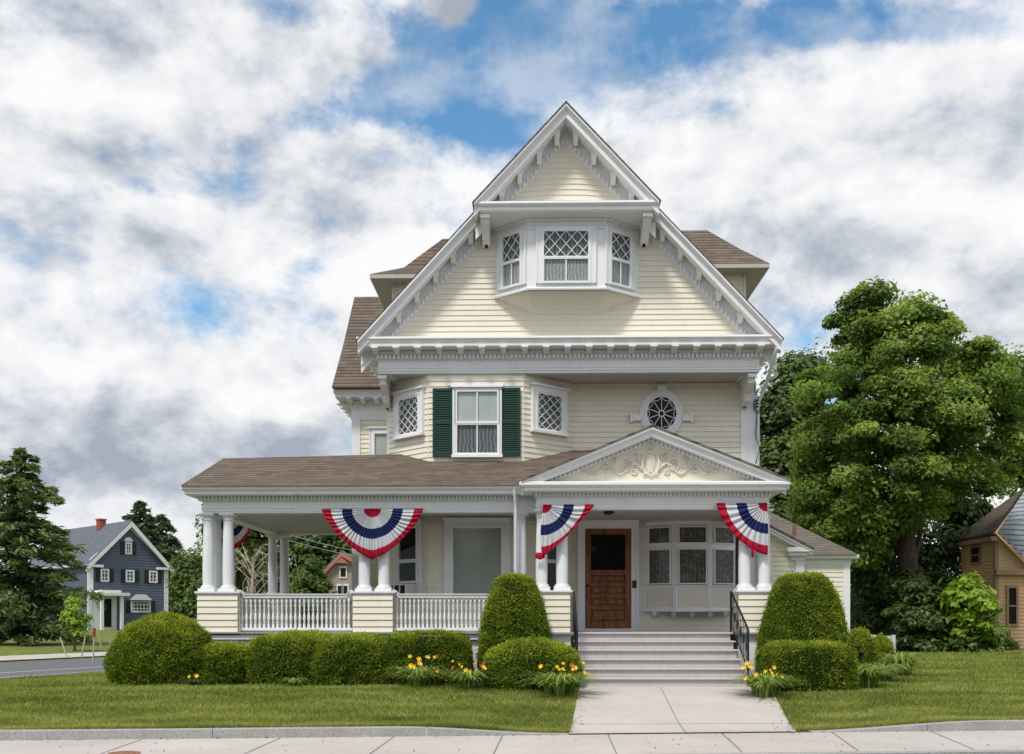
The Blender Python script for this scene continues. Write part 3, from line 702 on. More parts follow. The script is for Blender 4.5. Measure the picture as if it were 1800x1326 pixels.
mb.add([(oc[0], -.035, oc[1])]+[(oc[0]+.33*math.cos(2*math.pi*i/40), -.035, oc[1]+.37*math.sin(2*math.pi*i/40)) for i in range(40)], [(0, 1+i, 1+(i+1) % 40) for i in range(40)])
mb.build('pane', 'glass', oval)
mb = newmb(M); ring(mb, .065, .07, .045, .05, -.055, -.036)
for k in range(10):
    t = 2*math.pi*(k+.5)/10; mb.bar((oc[0]+.055*math.cos(t), oc[1]+.06*math.sin(t)), (oc[0]+.31*math.cos(t), oc[1]+.35*math.sin(t)), .014, -.052, -.038)
    t2 = 2*math.pi*(k+1.5)/10; tm = (t+t2)/2; pts = [(oc[0]+rx*math.cos(a), oc[1]+rx*1.13*math.sin(a)) for a, rx in ((t, .31), (t+(tm-t)*.5, .262), (tm, .245), (t2-(t2-tm)*.5, .262), (t2, .31))]
    for a, b in zip(pts[:-1], pts[1:]): mb.bar(a, b, .012, -.050, -.037)
mb.build('muntin', 'trim_paint', oval)
for (xa, xb, ya, yb) in ((1156, 1170, 679, 692), (1107, 1127, 731, 741), (1199, 1217, 731, 741)):
    mb = newmb(M); u0, u1, z0, z1 = winpx(B3, RC, xa, xb, ya, yb); mb.box(u0, u1, -.085, 0, z0, z1); mb.box(u0-.02, u1+.02, -.11, 0, z1-.03, z1+.005) if xa == 1156 else mb.box(u0 if xa < 1150 else u1-.05, u0+.05 if xa < 1150 else u1, -.11, 0, z0-.03, z1+.03)
    mb.build('keystone', 'trim_paint', oval)

# ---- main frieze, cornice, modillions
XL, XR = PX(665, 1.3), PX(1335, 1.3)
ZC = 6.62
path = [(XL, BACK), (XL, 1.3), (XR, 1.3), (XR, BACK)]
mb = newmb(); mb.molding(path, [(-.3, 5.99), (0, 5.99), (0, 6.03), (.018, 6.035), (.018, 6.075), (.03, 6.085), (.03, 6.10), (0, 6.12), (0, 6.23), (.02, 6.24), (.02, 6.255), (.035, 6.255), (.035, 6.35), (.06, 6.36), (.06, 6.42), (-.3, 6.42)])
H(mb, 'frieze', 'trim_paint')
mb = newmb(); mb.molding(path, [(-.1, ZC), (.37, ZC), (.375, ZC-.04), (.35, ZC-.06), (.33, ZC-.10), (.32, ZC-.12), (.32, ZC-.17), (.305, ZC-.19), (-.1, ZC-.19)]); H(mb, 'cornice', 'trim_paint')
mb = newmb(); dentils(mb, (XL-.045, 1.265, 6.262), (XR+.045, 1.265, 6.262), .042, .082, .082, .055); H(mb, 'dentil_band', 'trim_paint')
mb = newmb(); dentils(mb, (XL-.035, 4.6, 6.262), (XL-.035, 1.3, 6.262), .042, .082, .082, .055); H(mb, 'dentil_band', 'trim_paint')
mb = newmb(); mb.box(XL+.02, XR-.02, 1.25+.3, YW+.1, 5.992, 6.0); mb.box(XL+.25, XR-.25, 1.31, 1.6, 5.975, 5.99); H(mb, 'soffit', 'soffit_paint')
mb = MB(); mb.prismx([(.07, .0), (.07, -.11), (.0, -.125), (-.1, -.115), (-.19, -.085), (-.25, -.08), (-.285, -.05), (-.285, 0)], -.05, .05); mb.box(-.065, .065, -.31, .07, -.03, .001)
for i_, v_ in enumerate(mb.v): mb.v[i_] = Vector((v_.x, v_.y, v_.z*.76))
mod0 = mb.build('modillion', 'trim_paint'); mod0.parent = house
ZM = ZC-.191
for i in range(19):
    x = PX(659+37.65*i, 1.05)
    loc = Vector((x, 1.25, ZM))-house.location
    if i == 0: mod0.location = loc
    else: inst(mod0, loc, house)
for k in range(5):
    inst(mod0, Vector((XL-.06, 1.55+.41*k, ZM))-house.location, house, -math.pi/2); inst(mod0, Vector((XR+.06, 1.55+.41*k, ZM))-house.location, house, math.pi/2)
# corner brackets under the overhang
def bracket(xc, w, y0, y1, z0, z1, name='bracket'):
    mb = newmb(); d = y1-y0; h = z1-z0
    pts = [(y1, z1), (y0, z1), (y0, z1-.12*h), (y0+.08*d, z1-.2*h), (y0+.1*d, z1-.34*h), (y0+.3*d, z1-.48*h), (y0+.52*d, z1-.6*h), (y0+.62*d, z1-.85*h), (y0+.8*d, z0), (y1, z0)]
    mb.prismx(pts, xc-w/2, xc+w/2); mb.box(xc-w/2-.02, xc+w/2+.02, y0-.02, y1, z1-.07, z1+.001); mb.prismx([(a+.0 if a == y1 else a-.018, b) for a, b in pts[2:]], xc-w/5, xc+w/5)
    return H(mb, name, 'trim_paint')
bracket(PX(675, 1.6)-.0, .13, 1.36, YW, 5.46, 5.975); bracket(PX(1318, 1.6), .13, 1.36, YW-.03, 5.46, 5.975)

# ---- main gable
AX = P(995, 180, .88).x; AZ = 10.92
EL = P(628, 594, .88); ER = P(1375, 585, .88); EL.z = ER.z = 6.53
Am = Vector((AX, .72, AZ))
def chev(y, z_off=0): return [(EL.x, EL.z+z_off), (AX, AZ+z_off), (ER.x, ER.z+z_off)]
mb = newmb(); c = chev(0)
mb.prism([(EL.x-.03, EL.z-.03), (EL.x-.03, EL.z-.005), (AX, AZ+.028), (AX, AZ+.001)], .86, BACK+.5); mb.prism([(ER.x+.03, ER.z-.03), (ER.x+.03, ER.z-.005), (AX, AZ+.028), (AX, AZ+.001)], .86, BACK+.5)
H(mb, 'roof', 'shingle_brown')
prof = [(-.02, 0), (.23, 0), (.235, -.05), (.20, -.085), (.17, -.10), (.155, -.125), (.155, -.235), (.13, -.245), (-.02, -.245)]
mb = newmb(); b = 1.10
for E in (EL, ER):
    mb.rake(Vector((E.x, b, E.z)), Vector((AX, b, AZ)), prof)
H(mb, 'rake_board', 'trim_paint')
mb = newmb()
for E in (EL, ER):
    mb.rake(Vector((E.x, YF, E.z)), Vector((AX, YF, AZ)), [(0, -.16), (.25, -.16), (.25, -.185), (0, -.185)])
H(mb, 'rake_soffit', 'trim_paint')
mb = newmb()
sl_l = (AZ-EL.z)/(AX-EL.x); sl_r = (AZ-ER.z)/(AX-ER.x)
for E in (EL, ER): mb.rake(Vector((E.x, YF, E.z)), Vector((AX, YF, AZ)), [(.0, -.186), (.035, -.186), (.035, -.52), (0, -.52)]); mb.rake(Vector((E.x, YF, E.z)), Vector((AX, YF, AZ)), [(.035, -.36), (.055, -.36), (.055, -.39), (.035, -.39)])
H(mb, 'rake_frieze', 'trim_paint')
mb = newmb()
dentils(mb, (EL.x+.6, YF-.036, EL.z+.6*sl_l-.49), (AX, YF-.036, AZ-.49), .036, .074, .072, .06); dentils(mb, (AX, YF-.036, AZ-.49), (ER.x-.6, YF-.036, ER.z-.6*sl_r-.49), .036, .074, .072, .06)
H(mb, 'rake_dentil', 'trim_paint')
# gable wall siding (plane YF)
mb = newmb(facing((0, YF), (1, YF))); zb = ZC+.0
pl = [(EL.x+(zb-EL.z+.35)/sl_l, zb), (ER.x+(zb-ER.z+.35)/sl_r, zb), (AX, AZ-.35)]
siding(mb, pl, .106); H(mb, 'gable_wall', 'siding_paint')
mb = newmb(); mb.poly([(EL.x+.4, BACK, 6.4), (AX, BACK, AZ-.1), (ER.x-.4, BACK, 6.4)]); H(mb, 'rear_gable', 'siding_paint')
# rake modillions
mb = MB(); mb.prismx([(.16, .10), (.16, -.15), (.08, -.17), (.0, -.15), (-.08, -.10), (-.13, -.09), (-.17, -.05), (-.17, .10)], -.045, .045); mb.box(-.06, .06, -.19, .16, -.02, .02)
rm0 = mb.build('rake_modillion', 'trim_paint'); rm0.parent = house; first = True
def rmod(x, E, ybase, Az, dzs, src=rm0):
    global first
    z = Az-(abs(x-AX))*(Az-E.z)/abs(AX-E.x)+dzs; loc = Vector((x, ybase, z))-house.location
    if first: rm0.location = loc; first = False
    else: inst(rm0, loc, house)
for px_ in (662, 700, 732, 765, 796, 827): rmod(PX(px_, 1.1), EL, 1.23, AZ, -.22)
for px_ in (1341, 1303, 1265, 1230, 1197, 1165): rmod(PX(px_, 1.1), ER, 1.23, AZ, -.22)

# ---- upper (projecting) gable
UL = P(833, 354, .42); UR = P(1159, 354, .42); UA = P(995, 181, .42); UL.z = UR.z = (UL.z+UR.z)/2; UYW = 1.0
mb = newmb(); zc1 = UL.z
for U in (UL, UR): mb.prism([(U.x+(.03 if U is UR else -.03), U.z-.03), (U.x+(.03 if U is UR else -.03), U.z-.005), (UA.x, UA.z+.028), (UA.x, UA.z+.001)], .39, 1.4)
H(mb, 'upper_gable_roof', 'shingle_brown')
mb = newmb()
for U in (UL, UR): mb.rake(Vector((U.x, .64, U.z)), Vector((UA.x, .64, UA.z)), prof)
H(mb, 'upper_rake_board', 'trim_paint')
mb = newmb()
for U in (UL, UR):
    mb.rake(Vector((U.x, UYW, U.z)), Vector((UA.x, UYW, UA.z)), [(0, -.16), (.36, -.16), (.36, -.185), (0, -.185)])
    mb.rake(Vector((U.x, UYW, U.z)), Vector((UA.x, UYW, UA.z)), [(0, -.186), (.03, -.186), (.03, -.50), (0, -.50)])
H(mb, 'upper_rake_soffit', 'trim_paint')
su = (UA.z-UL.z)/(UA.x-UL.x); mb = newmb(); k = .45
dentils(mb, (UL.x+k, UYW-.031, UL.z+k*su-.475), (UA.x, UYW-.031, UA.z-.475), .036, .074, .072, .06); su2 = (UA.z-UR.z)/(UR.x-UA.x); dentils(mb, (UA.x, UYW-.031, UA.z-.475), (UR.x-k, UYW-.031, UR.z+k*su2-.475), .036, .074, .072, .06)
H(mb, 'upper_rake_dentil', 'trim_paint')
for px_ in (882, 914, 948, 979): rmod(PX(px_, .8), UL, .82, UA.z, -.22)
for px_ in (1110, 1078, 1044, 1012): rmod(PX(px_, .8), UR, .82, UA.z, -.22)
# horizontal cornice under it
zt_ = UL.z+.02; cx0, cx1 = UL.x+.04, UR.x-.04
mb = newmb(); pth = [(cx0+.22, 1.34), (cx0+.22, .66), (cx1-.22, .66), (cx1-.22, 1.34)]
mb.molding(pth, [(-.35, zt_), (.22, zt_), (.225, zt_-.04), (.19, zt_-.075), (.165, zt_-.09), (.165, zt_-.14), (.14, zt_-.17), (.02, zt_-.18), (-.35, zt_-.18)])
mb.box(cx0+.23, cx1-.23, .9, 1.34, zt_-.174, zt_-.12)
H(mb, 'upper_cornice', 'trim_paint')
UB = zt_-.18
# wavy clapboards in the upper gable: courses dip and rise like a curtain
mb = newmb(); pitch = .104; ztop = lambda x: UA.z-.40-abs(x-UA.x)*su; nx = 64; xa, xb = UL.x+.45, UR.x-.45
def wave(x, z):
    s = (x-UA.x)/(xb-xa)*2; f = min(1, (z-zt_)/.5)
    return .045*f*math.cos(s*math.pi*1.35)*min(1, .4+abs(s))*(1 if z < UA.z-1.0 else .6)
for i in range(nx):
    a, b = xa+(xb-xa)*i/nx, xa+(xb-xa)*(i+1)/nx
    mb.add([(a, UYW, zt_-.02), (b, UYW, zt_-.02), (b, UYW, max(ztop(b), zt_)), (a, UYW, max(ztop(a), zt_))], [(0, 1, 2, 3)])
    k = 0
    while True:
        zz = zt_+.02+k*pitch; k += 1
        if zz > UA.z: break
        l0, r0 = zz+wave(a, zz), zz+wave(b, zz); l1, r1 = zz+pitch+wave(a, zz+pitch), zz+pitch+wave(b, zz+pitch)
        ta, tb = ztop(a), ztop(b)
        if l0 > ta or r0 > tb: continue
        l1, r1 = min(l1, ta+.05), min(r1, tb+.05)
        mb.add([(a, UYW-.02, l0), (b, UYW-.02, r0), (b, UYW-.004, r1), (a, UYW-.004, l1), (a, UYW, l0), (b, UYW, r0)], [(0, 1, 2, 3), (0, 4, 5, 1)])
H(mb, 'upper_gable_wall', 'siding_paint')
# consoles under the upper gable
for px_ in (853, 1137): bracket(PX(px_, .75), .15, .58, YF-.02, PZ(424, 1.0), UB+.0, 'console')

# ---- attic bay window
YBF = .85
C0 = (PX(871, YF), YF); C1 = (PX(929, YBF), YBF); C2 = (PX(1064, YBF), YBF); C3 = (PX(1122, YF), YF)
zbb = PZ(508, YBF); ztt = UB
mb = newmb(); mb.prismz([C0, C1, C2, C3, (C3[0], YF+.1), (C0[0], YF+.1)], zbb, ztt); bay = H(mb, 'bay_window', 'trim_paint')
mb = newmb(); mb.molding([C0, C1, C2, C3], [(0, zbb-.03), (.055, zbb-.03), (.06, zbb), (.03, zbb+.025), (0, zbb+.025)]); mb.build('bay_sill', 'trim_paint', bay)
mb = newmb(); zz = UB-.15
mb.molding([C0, C1, C2, C3], [(0, zz-.05), (.02, zz-.05), (.03, zz-.01), (.03, zz+.08), (.06, zz+.09), (.06, UB), (0, UB)])
for a, b in ((C0, C1), (C1, C2), (C2, C3)):
    d = Vector((b[0]-a[0], b[1]-a[1])).normalized(); o = Vector((d.y, -d.x))*.031; dentils(mb, (a[0]+o.x, a[1]+o.y, zz+.005), (b[0]+o.x, b[1]+o.y, zz+.005), .035, .07, .065, .03)
mb.build('bay_cornice', 'trim_paint', bay)
for (A, B, x0, x1, y0, ym, y1, lat, mun) in ((C1, C2, 953, 1037, 405, 455, 499, (4, 2), 1), (C0, C1, 884, 919, 412, 462, 506, (2, 2), 1), (C2, C3, 1070, 1107, 411, 460, 505, (2, 2), 1)):
    M = facing(A, B); u0, u1, z0, z1 = winpx(A, B, x0, x1, y0, y1); zm = W(A, B, (x0+x1)/2, ym)[1]
    wn = casing(M, u0, u1, z0, z1, .11 if lat[0] == 4 else .085, .035, sill=False, head=0, name='bay_casing', parent=bay)
    pane_set(bay, M, u0, u1, zm, z1, 'curtain_grey', lattice=.012, lat_n=lat, y=-.004, sash=.035); pane_set(bay, M, u0, u1, z0, zm+.02, 'curtain_light', muntin=mun, y=-.002, sash=.04)
# tapered clapboard skirt below the bay
zk = PZ(553, YF); S0, S3 = PX(940, YF), PX(1053, YF); mb = newmb(); nz = 5
def lerp(a, b, t): return a+(b-a)*t
for k in range(nz):
    t0, t1 = k/nz, (k+1)/nz
    def sec(t, e=0): return [(lerp(C0[0]+.02, S0, t), YF), (lerp(C1[0], S0, t), lerp(YBF+.03, YF-.01, t)-e), (lerp(C2[0], S3, t), lerp(YBF+.03, YF-.01, t)-e), (lerp(C3[0]-.02, S3, t), YF)]
    z0_, z1_ = lerp(zbb-.03, zk, t1), lerp(zbb-.03, zk, t0); a = sec(t1, .02); b = sec(t0); c = sec(t1)
    vs = [(x, y, z0_) for x, y in a]+[(x, y, z1_) for x, y in b]+[(x, y, z0_) for x, y in c]
    mb.add(vs, [(0, 1, 5, 4), (1, 2, 6, 5), (2, 3, 7, 6), (0, 8, 9, 1), (1, 9, 10, 2), (2, 10, 11, 3)])
mb.build('bay_skirt', 'siding_aged', bay)

# ---- left wing
YLW = 5.6; mb = newmb(facing((WX, YLW), (B0[0], YLW))); Lw = B0[0]-WX; siding(mb, [(0, 0), (Lw, 0), (Lw, 5.99), (0, 5.99)], .112); H(mb, 'wing_wall', 'siding_paint')
wall((WX, 10.2), (WX, YLW), 0, 5.99, pitch=.14, name='wing_wall')
mb = newmb(); mb.box(WX-.02, WX+.19, YLW-.035, YLW+.16, 0, 5.99); H(mb, 'corner_board', 'trim_paint')
M = facing((WX, YLW), (B0[0], YLW)); u0, u1, z0, z1 = winpx((WX, YLW), (B0[0], YLW), 656, 686, 760, 850); win = casing(M, u0, u1, z0, z1, .08, .05); pane_set(win, M, u0, u1, z0, z1, 'shade_white')
pth = [(WX-.03, 10.2), (WX-.03, YLW-.03), (B0[0], YLW-.03)]
mb = newmb(); mb.molding(pth, [(-.1, 5.93), (0, 5.93), (.015, 5.97), (.0, 6.0), (0, 6.18), (.02, 6.2), (.03, 6.22), (.03, 6.40), (-.1, 6.40)]); H(mb, 'frieze', 'trim_paint')
mb = newmb(); mb.molding(pth, [(-.1, 6.59), (.38, 6.59), (.385, 6.54), (.35, 6.5), (.33, 6.47), (.33, 6.42), (-.1, 6.40)]); H(mb, 'cornice', 'trim_paint')
mb = newmb(); dentils(mb, (WX-.06, YLW-.06, 6.24), (B0[0], YLW-.06, 6.24), .04, .0715, .07, .035); H(mb, 'dentil_band', 'trim_paint')
for px_ in (613, 637, 661): inst(mod0, Vector((PX(px_, 5.25), YLW-.13, 6.40))-house.location, house)
for k in range(4): inst(mod0, Vector((WX-.13, YLW+.25+.45*k, 6.40))-house.location, house, -math.pi/2)
e0 = P(583, 676, 5.02); rz = PZ(520, 7.9); x1_ = 1.0; xt = PX(623, 7.9)
mb = newmb(); xe0 = e0.x
mid = .45; vs = []
for x, xr_ in ((xe0, xt),):
    vs = [(xe0, 5.02, 6.60), (lerp(xe0, xt, .42), lerp(5.02, 7.9, mid), lerp(6.60, rz, .42)), (xt, 7.9, rz), (xe0, 10.8, 6.60)]
vr = [(x1_, v[1], v[2]) for v in vs]
mb.add(vs+vr, [(0, 1, 2, 3), (0, 4, 5, 1), (1, 5, 6, 2), (2, 6, 7, 3), (0, 3, 7, 4), (4, 7, 6, 5)]); H(mb, 'wing_roof', 'shingle_brown')

# ---- dormers
def dormer(xe, ze, ye0, ye1, xr, zr, xin, flare, sgn):
    ym = (ye0+ye1)/2; f = flare
    a = [(xin, ye0, ze), (xe, ye0, ze), (xe, ye1, ze), (xin, ye1, ze)]; t = .45; h = lerp(ze, zr, t*f)
    m_ = [(xin, lerp(ye0, ym, t), h), (lerp(xe, xr, t), lerp(ye0, ym, t), h), (lerp(xe, xr, t), lerp(ye1, ym, t), h), (xin, lerp(ye1, ym, t), h)]
    top = [(xin, ym, zr), (xr, ym, zr)]
    mb = newmb(); mb.add(a+m_+top, [(0, 1, 5, 4), (1, 2, 6, 5), (2, 3, 7, 6), (4, 5, 9, 8), (5, 6, 9), (6, 7, 8, 9)]); roof = H(mb, 'dormer_roof', 'shingle_brown')
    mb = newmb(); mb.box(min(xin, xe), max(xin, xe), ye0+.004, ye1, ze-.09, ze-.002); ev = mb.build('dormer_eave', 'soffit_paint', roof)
    xw = xe-sgn*.42
    wl_ = wall((min(xin, xw), ye0+.42), (max(xin, xw), ye0+.42), ze-2.2, ze-.09, pitch=.11, name='dormer_wall')
    if sgn > 0: wall((xw, ye0+.42), (xw, ye1-.4), ze-2.2, ze-.09, pitch=.11, name='dormer_wall')
    else: wall((xw, ye1-.4), (xw, ye0+.42), ze-2.2, ze-.09, pitch=.11, name='dormer_wall')
    mb = newmb(); mb.box(xw-.06*(sgn > 0)-.0, xw+.06*(sgn < 0), ye0+.39, ye0+.45, ze-2.2, ze-.09); H(mb, 'corner_board', 'siding_aged')
dr = P(1353, 463, 3.1); rr = P(1243, 405, 4.5); dormer(dr.x, dr.z, 3.1, 5.9, rr.x, rr.z, 2.2, .95, 1)
dl = P(650, 482, 3.1); rl_ = P(778, 420, 4.5); dormer(dl.x, dl.z, 3.1, 5.9, rl_.x, rl_.z, -.8, .62, -1)

# ---- porch
XP = PX(356, 0); XE = PX(943, YE); XQ = PX(1352, YE); YB = 4.8
pp_ = [(XP, YB), (XP, 0), (XE+.05, 0)]; pe_ = [(XE, YW-.02), (XE, YE), (XQ, YE), (XQ, YW-.02)]
fprof = [(-.24, 3.09), (0, 3.09), (.0, 3.12), (.012, 3.125), (.012, 3.165), (.024, 3.17), (.024, 3.185), (0, 3.2), (0, 3.29), (.03, 3.305), (.03, 3.325), (.035, 3.325), (.035, 3.40), (-.24, 3.40)]
cprof = [(-.1, 3.56), (.29, 3.56), (.305, 3.545), (.305, 3.50), (.275, 3.475), (.265, 3.46), (.25, 3.455), (.25, 3.415), (.23, 3.395), (-.1, 3.395)]
mb = newmb(); mb.molding(pp_, fprof); mb.box(XP+.01, B0[0]+.3, YB-.24, YB, 3.09, 3.4); H(mb, 'porch_frieze', 'trim_paint')
mb = newmb(); mb.molding([(XP, YB+.3), (XP, 0), (XE+.2, 0)], cprof); H(mb, 'porch_cornice', 'trim_paint')
mb = newmb(); mb.molding(pe_, [(o, z-.003) for o, z in fprof]); H(mb, 'entry_frieze', 'trim_paint')
mb = newmb(); mb.molding(pe_, [(o, z-.012) for o, z in cprof]); H(mb, 'entry_cornice', 'trim_paint')
mb = newmb(); dentils(mb, (XP-.035, -.035, 3.322), (XE-.02, -.035, 3.322), .036, .070, .074, .055); H(mb, 'porch_dentil', 'trim_paint')
mb = newmb(); dentils(mb, (XP-.035, 4, 3.322), (XP-.035, 0, 3.322), .036, .070, .074, .055); H(mb, 'porch_dentil', 'trim_paint')
mb = newmb(); dentils(mb, (XE-.035, YE-.035, 3.318), (XQ+.035, YE-.035, 3.318), .036, .070, .074, .055); H(mb, 'entry_dentil', 'trim_paint')
mb = newmb(); dentils(mb, (XQ+.035, YE, 3.318), (XQ+.035, 2, 3.318), .036, .070, .074, .055); H(mb, 'entry_dentil', 'trim_paint')
mb = newmb(); mb.box(XP+.2, B0[0]+.2, .2, YB-.2, 3.15, 3.17); mb.box(B0[0]+.15, XE+.2, .2, YW+.1, 3.151, 3.171); mb.box(XE+.2, XQ-.2, YE+.2, YW+.1, 3.149, 3.169)
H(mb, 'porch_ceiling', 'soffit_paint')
# coved band where the ceiling meets the wall
mb = newmb(); mb.molding([B0, B1, B2, B3, RC], [(0, 3.0), (.03, 3.0), (.06, 3.06), (.06, 3.148), (0, 3.148)]); H(mb, 'wall_cornice', 'soffit_paint')
# roof
xl = PX(319, -.31)-.0; sl = .414; ze = 3.565; pz = lambda y: ze+sl*(y+.33)
Av = [(xl, -.33, ze), (XE+1.3, -.33, ze), (XE+1.3, 2.35, pz(2.35)), (B0[0]+.3, 1.92, pz(1.92)), (xl+.17, 1.62, pz(1.62)), (xl, YB+.30, ze), (B0[0]+.3, YB+.30, ze), (XE+1.3, 2.35, ze)]
mb = newmb(); mb.add(Av, [(0, 1, 2, 3, 4), (0, 4, 5), (4, 3, 6, 5)]); mb.add([(xl, -.33, ze-.03), (XE+1.3, -.33, ze-.03), (XE+1.3, -.33, ze), (xl, -.33, ze), (xl, YB+.30, ze-.03), (xl, YB+.30, ze)], [(0, 1, 2, 3), (4, 0, 3, 5)])
H(mb, 'porch_roof', 'shingle_brown')
# pediment
PA = P(1147, 750, -.81); PLx, PRx = PX(916, -.81), PX(1389, -.81); PZ0 = 3.56; PAz = PA.z
mb = newmb()
for xx in (PLx, PRx): mb.prism([(xx, PZ0-.015), (xx, PZ0+.02), (PA.x, PAz+.035), (PA.x, PAz)], -.83, YW)
H(mb, 'pediment_roof', 'shingle_weathered')
mb = newmb(); pp2 = [(-.02, -.0), (.17, -.0), (.175, -.04), (.14, -.06), (.12, -.075), (.11, -.085), (.11, -.15), (.09, -.16), (-.02, -.16)]
for xx in (PLx, PRx): mb.rake(Vector((xx, -.64, PZ0)), Vector((PA.x, -.64, PAz)), pp2)
H(mb, 'pediment_rake', 'trim_paint')
mb = newmb()
for xx in (PLx, PRx): mb.rake(Vector((xx, YE, PZ0)), Vector((PA.x, YE, PAz)), [(0, -.09), (.15, -.09), (.15, -.11), (0, -.11)]); mb.rake(Vector((xx, YE, PZ0)), Vector((PA.x, YE, PAz)), [(.0, -.11), (.035, -.11), (.035, -.225), (0, -.225)])
H(mb, 'pediment_soffit', 'trim_paint')
mb = newmb(); s1 = (PAz-PZ0)/(PA.x-PLx); s2 = (PAz-PZ0)/(PRx-PA.x)
dentils(mb, (PLx+.35, YE-.036, PZ0+.35*s1-.205), (PA.x, YE-.036, PAz-.205), .038, .076, .085, .065); dentils(mb, (PA.x, YE-.036, PAz-.205), (PRx-.35, YE-.036, PZ0+.35*s2-.205), .038, .076, .085, .065)
H(mb, 'pediment_dentil', 'trim_paint')
mb = newmb(); mb.poly([(PLx+.3, YE, PZ0-.02), (PRx-.3, YE, PZ0-.02), (PA.x, YE, PAz-.15)]); H(mb, 'tympanum', 'siding_paint')
# relief ornament: cartouche, scrolls and leaves
mb = newmb(); cz = PZ(812, YE); cxp = PA.x
def scroll(c, r0, turns, a0, sgn, rad=.015):
    pts = []
    for i in range(int(18*turns)+1):
        a = a0+sgn*2*math.pi*i/18; r = r0*(1-i/(18*turns+1)*.85); pts.append((c[0]+r*math.cos(a), YE-.022, c[1]+r*math.sin(a)))
    mb.tube(pts, [rad*(1-.5*i/len(pts)) for i in range(len(pts))], 6)
for s in (-1, 1):
    for (dx, dz, r, tn, a0, sg) in ((.42, -.07, .115, 2, 1.2, 1), (.66, .03, .075, 1.6, 4.4, -1), (.80, -.12, .085, 1.8, 1.6, 1), (1.04, -.07, .05, 1.5, 4.2, -1), (.26, .10, .075, 1.5, 4.5, -1), (1.2, -.16, .045, 1.4, 1.5, 1), (.55, -.2, .05, 1.4, 1.0, -1), (.30, -.18, .06, 1.5, 2.5, 1)):
        scroll((cxp+s*dx, cz+dz), r, tn, a0 if s > 0 else math.pi-a0, sg*s)
    for k in range(46):
        t = k/45; x = .18+1.15*t; z = -.13+.10*math.sin(t*15)*(1-t*.6)-.05*t; ang = random.uniform(0, 6.28); l = random.uniform(.025, .05)*(1.15-t*.4)
        mb.tube([(cxp+s*x-l*math.cos(ang), YE-.004, cz+z-l*math.sin(ang)), (cxp+s*x, YE-.035, cz+z), (cxp+s*x+l*math.cos(ang), YE-.004, cz+z+l*math.sin(ang))], [.005, .016, .005], 5)
    pts = [(cxp+s*(.15+1.15*t), YE-.010, cz-.13+.10*math.sin(t*15)*(1-t*.6)-.05*t) for t in [i/30 for i in range(31)]]; mb.tube(pts, .012, 6)
mb.cur = 1
prof_c = [(.0, -.26), (.07, -.24), (.10, -.16), (.135, -.02), (.12, .08), (.085, .12), (.10, .17), (.07, .21), (.085, .25), (.05, .29), (0, .33)]; prof_c = [(x*.62, z*.8) for x, z in prof_c]
vs = [(cxp, YE-.05, cz)]+[(cxp+x, YE-.02, cz+z) for x, z in prof_c]+[(cxp-x, YE-.02, cz+z) for x, z in prof_c[-2:0:-1]]; n = len(vs)-1
mb.add(vs, [(0, 1+i, 1+(i+1) % n) for i in range(n)]); vo = [(x, YE+.0, z) for x, y, z in vs[1:]]; mb.add(vs[1:]+vo, [(i, n+i, n+(i+1) % n, (i+1) % n) for i in range(n)])
for s in (-1, 1):
    mb.tube([(cxp+s*.09, YE-.03, cz-.22), (cxp+s*.15, YE-.04, cz-.12), (cxp+s*.145, YE-.035, cz+.02), (cxp+s*.12, YE-.03, cz+.10), (cxp+s*.17, YE-.02, cz+.13)], [.018, .022, .018, .014, .008], 6)
    mb.tube([(cxp, YE-.03, cz-.26), (cxp+s*.08, YE-.04, cz-.20), (cxp+s*.13, YE-.03, cz-.24)], .016, 6)
mb.tube([(cxp-.07, YE-.045, cz+.14), (cxp, YE-.06, cz+.17), (cxp+.07, YE-.045, cz+.14)], .014, 6); mb.tube([(cxp-.06, YE-.045, cz+.21), (cxp, YE-.055, cz+.24), (cxp+.06, YE-.045, cz+.21)], .012, 6)
H(mb, 'pediment_ornament', ['relief_paint', 'relief_paint'])

# columns: base plinth, shaft, capital
def mk_column():
    h = 3.09-1.63
    mb = MB(); mb.lathe((0, 0, 0), [(.104, .10), (.108, .3), (.107, .5), (.100, .9), (.088, h-.13)], 22, False); c = mb.build('column', 'column_paint'); c.parent = house
    mb = MB(); mb.box(-.152, .152, -.152, .152, 0, .055); mb.lathe((0, 0, 0), [(.145, .055), (.150, .07), (.143, .085), (.122, .09), (.13, .10), (.126, .112), (.106, .118)], 22)
    b = mb.build('column_base', 'column_paint'); b.parent = c
    mb = MB(); mb.lathe((0, 0, 0), [(.088, h-.14), (.098, h-.135), (.098, h-.12), (.09, h-.115), (.09, h-.08), (.10, h-.07), (.118, h-.05), (.12, h-.04)], 22); mb.box(-.135, .135, -.135, .135, h-.04, h-.001)
    k = mb.build('column_capital', 'column_paint'); k.parent = c
    return c
col0 = mk_column(); first_c = True
def column(x, y):
    global first_c
    loc = Vector((x, y, 1.63))-house.location
    if first_c: col0.location = loc; first_c = False
    else: inst(col0, loc, house)
cy = .13
for px_ in (366.5, 401.5, 640.5, 675, 916): column(PX(px_, cy), cy)
column(PX(366.5, cy)+.02, cy+.40)
for px_ in (952, 988): column(PX(px_, YE+.13), YE+.13)
for px_ in (1308.5, 1343.5): column(PX(px_, YE+.13), YE+.13)
xb_ = PX(366.5, cy); column(xb_+.02, YB-.13); column(xb_+.30, YB-.13); column(B0[0]-.3, YB-.13)
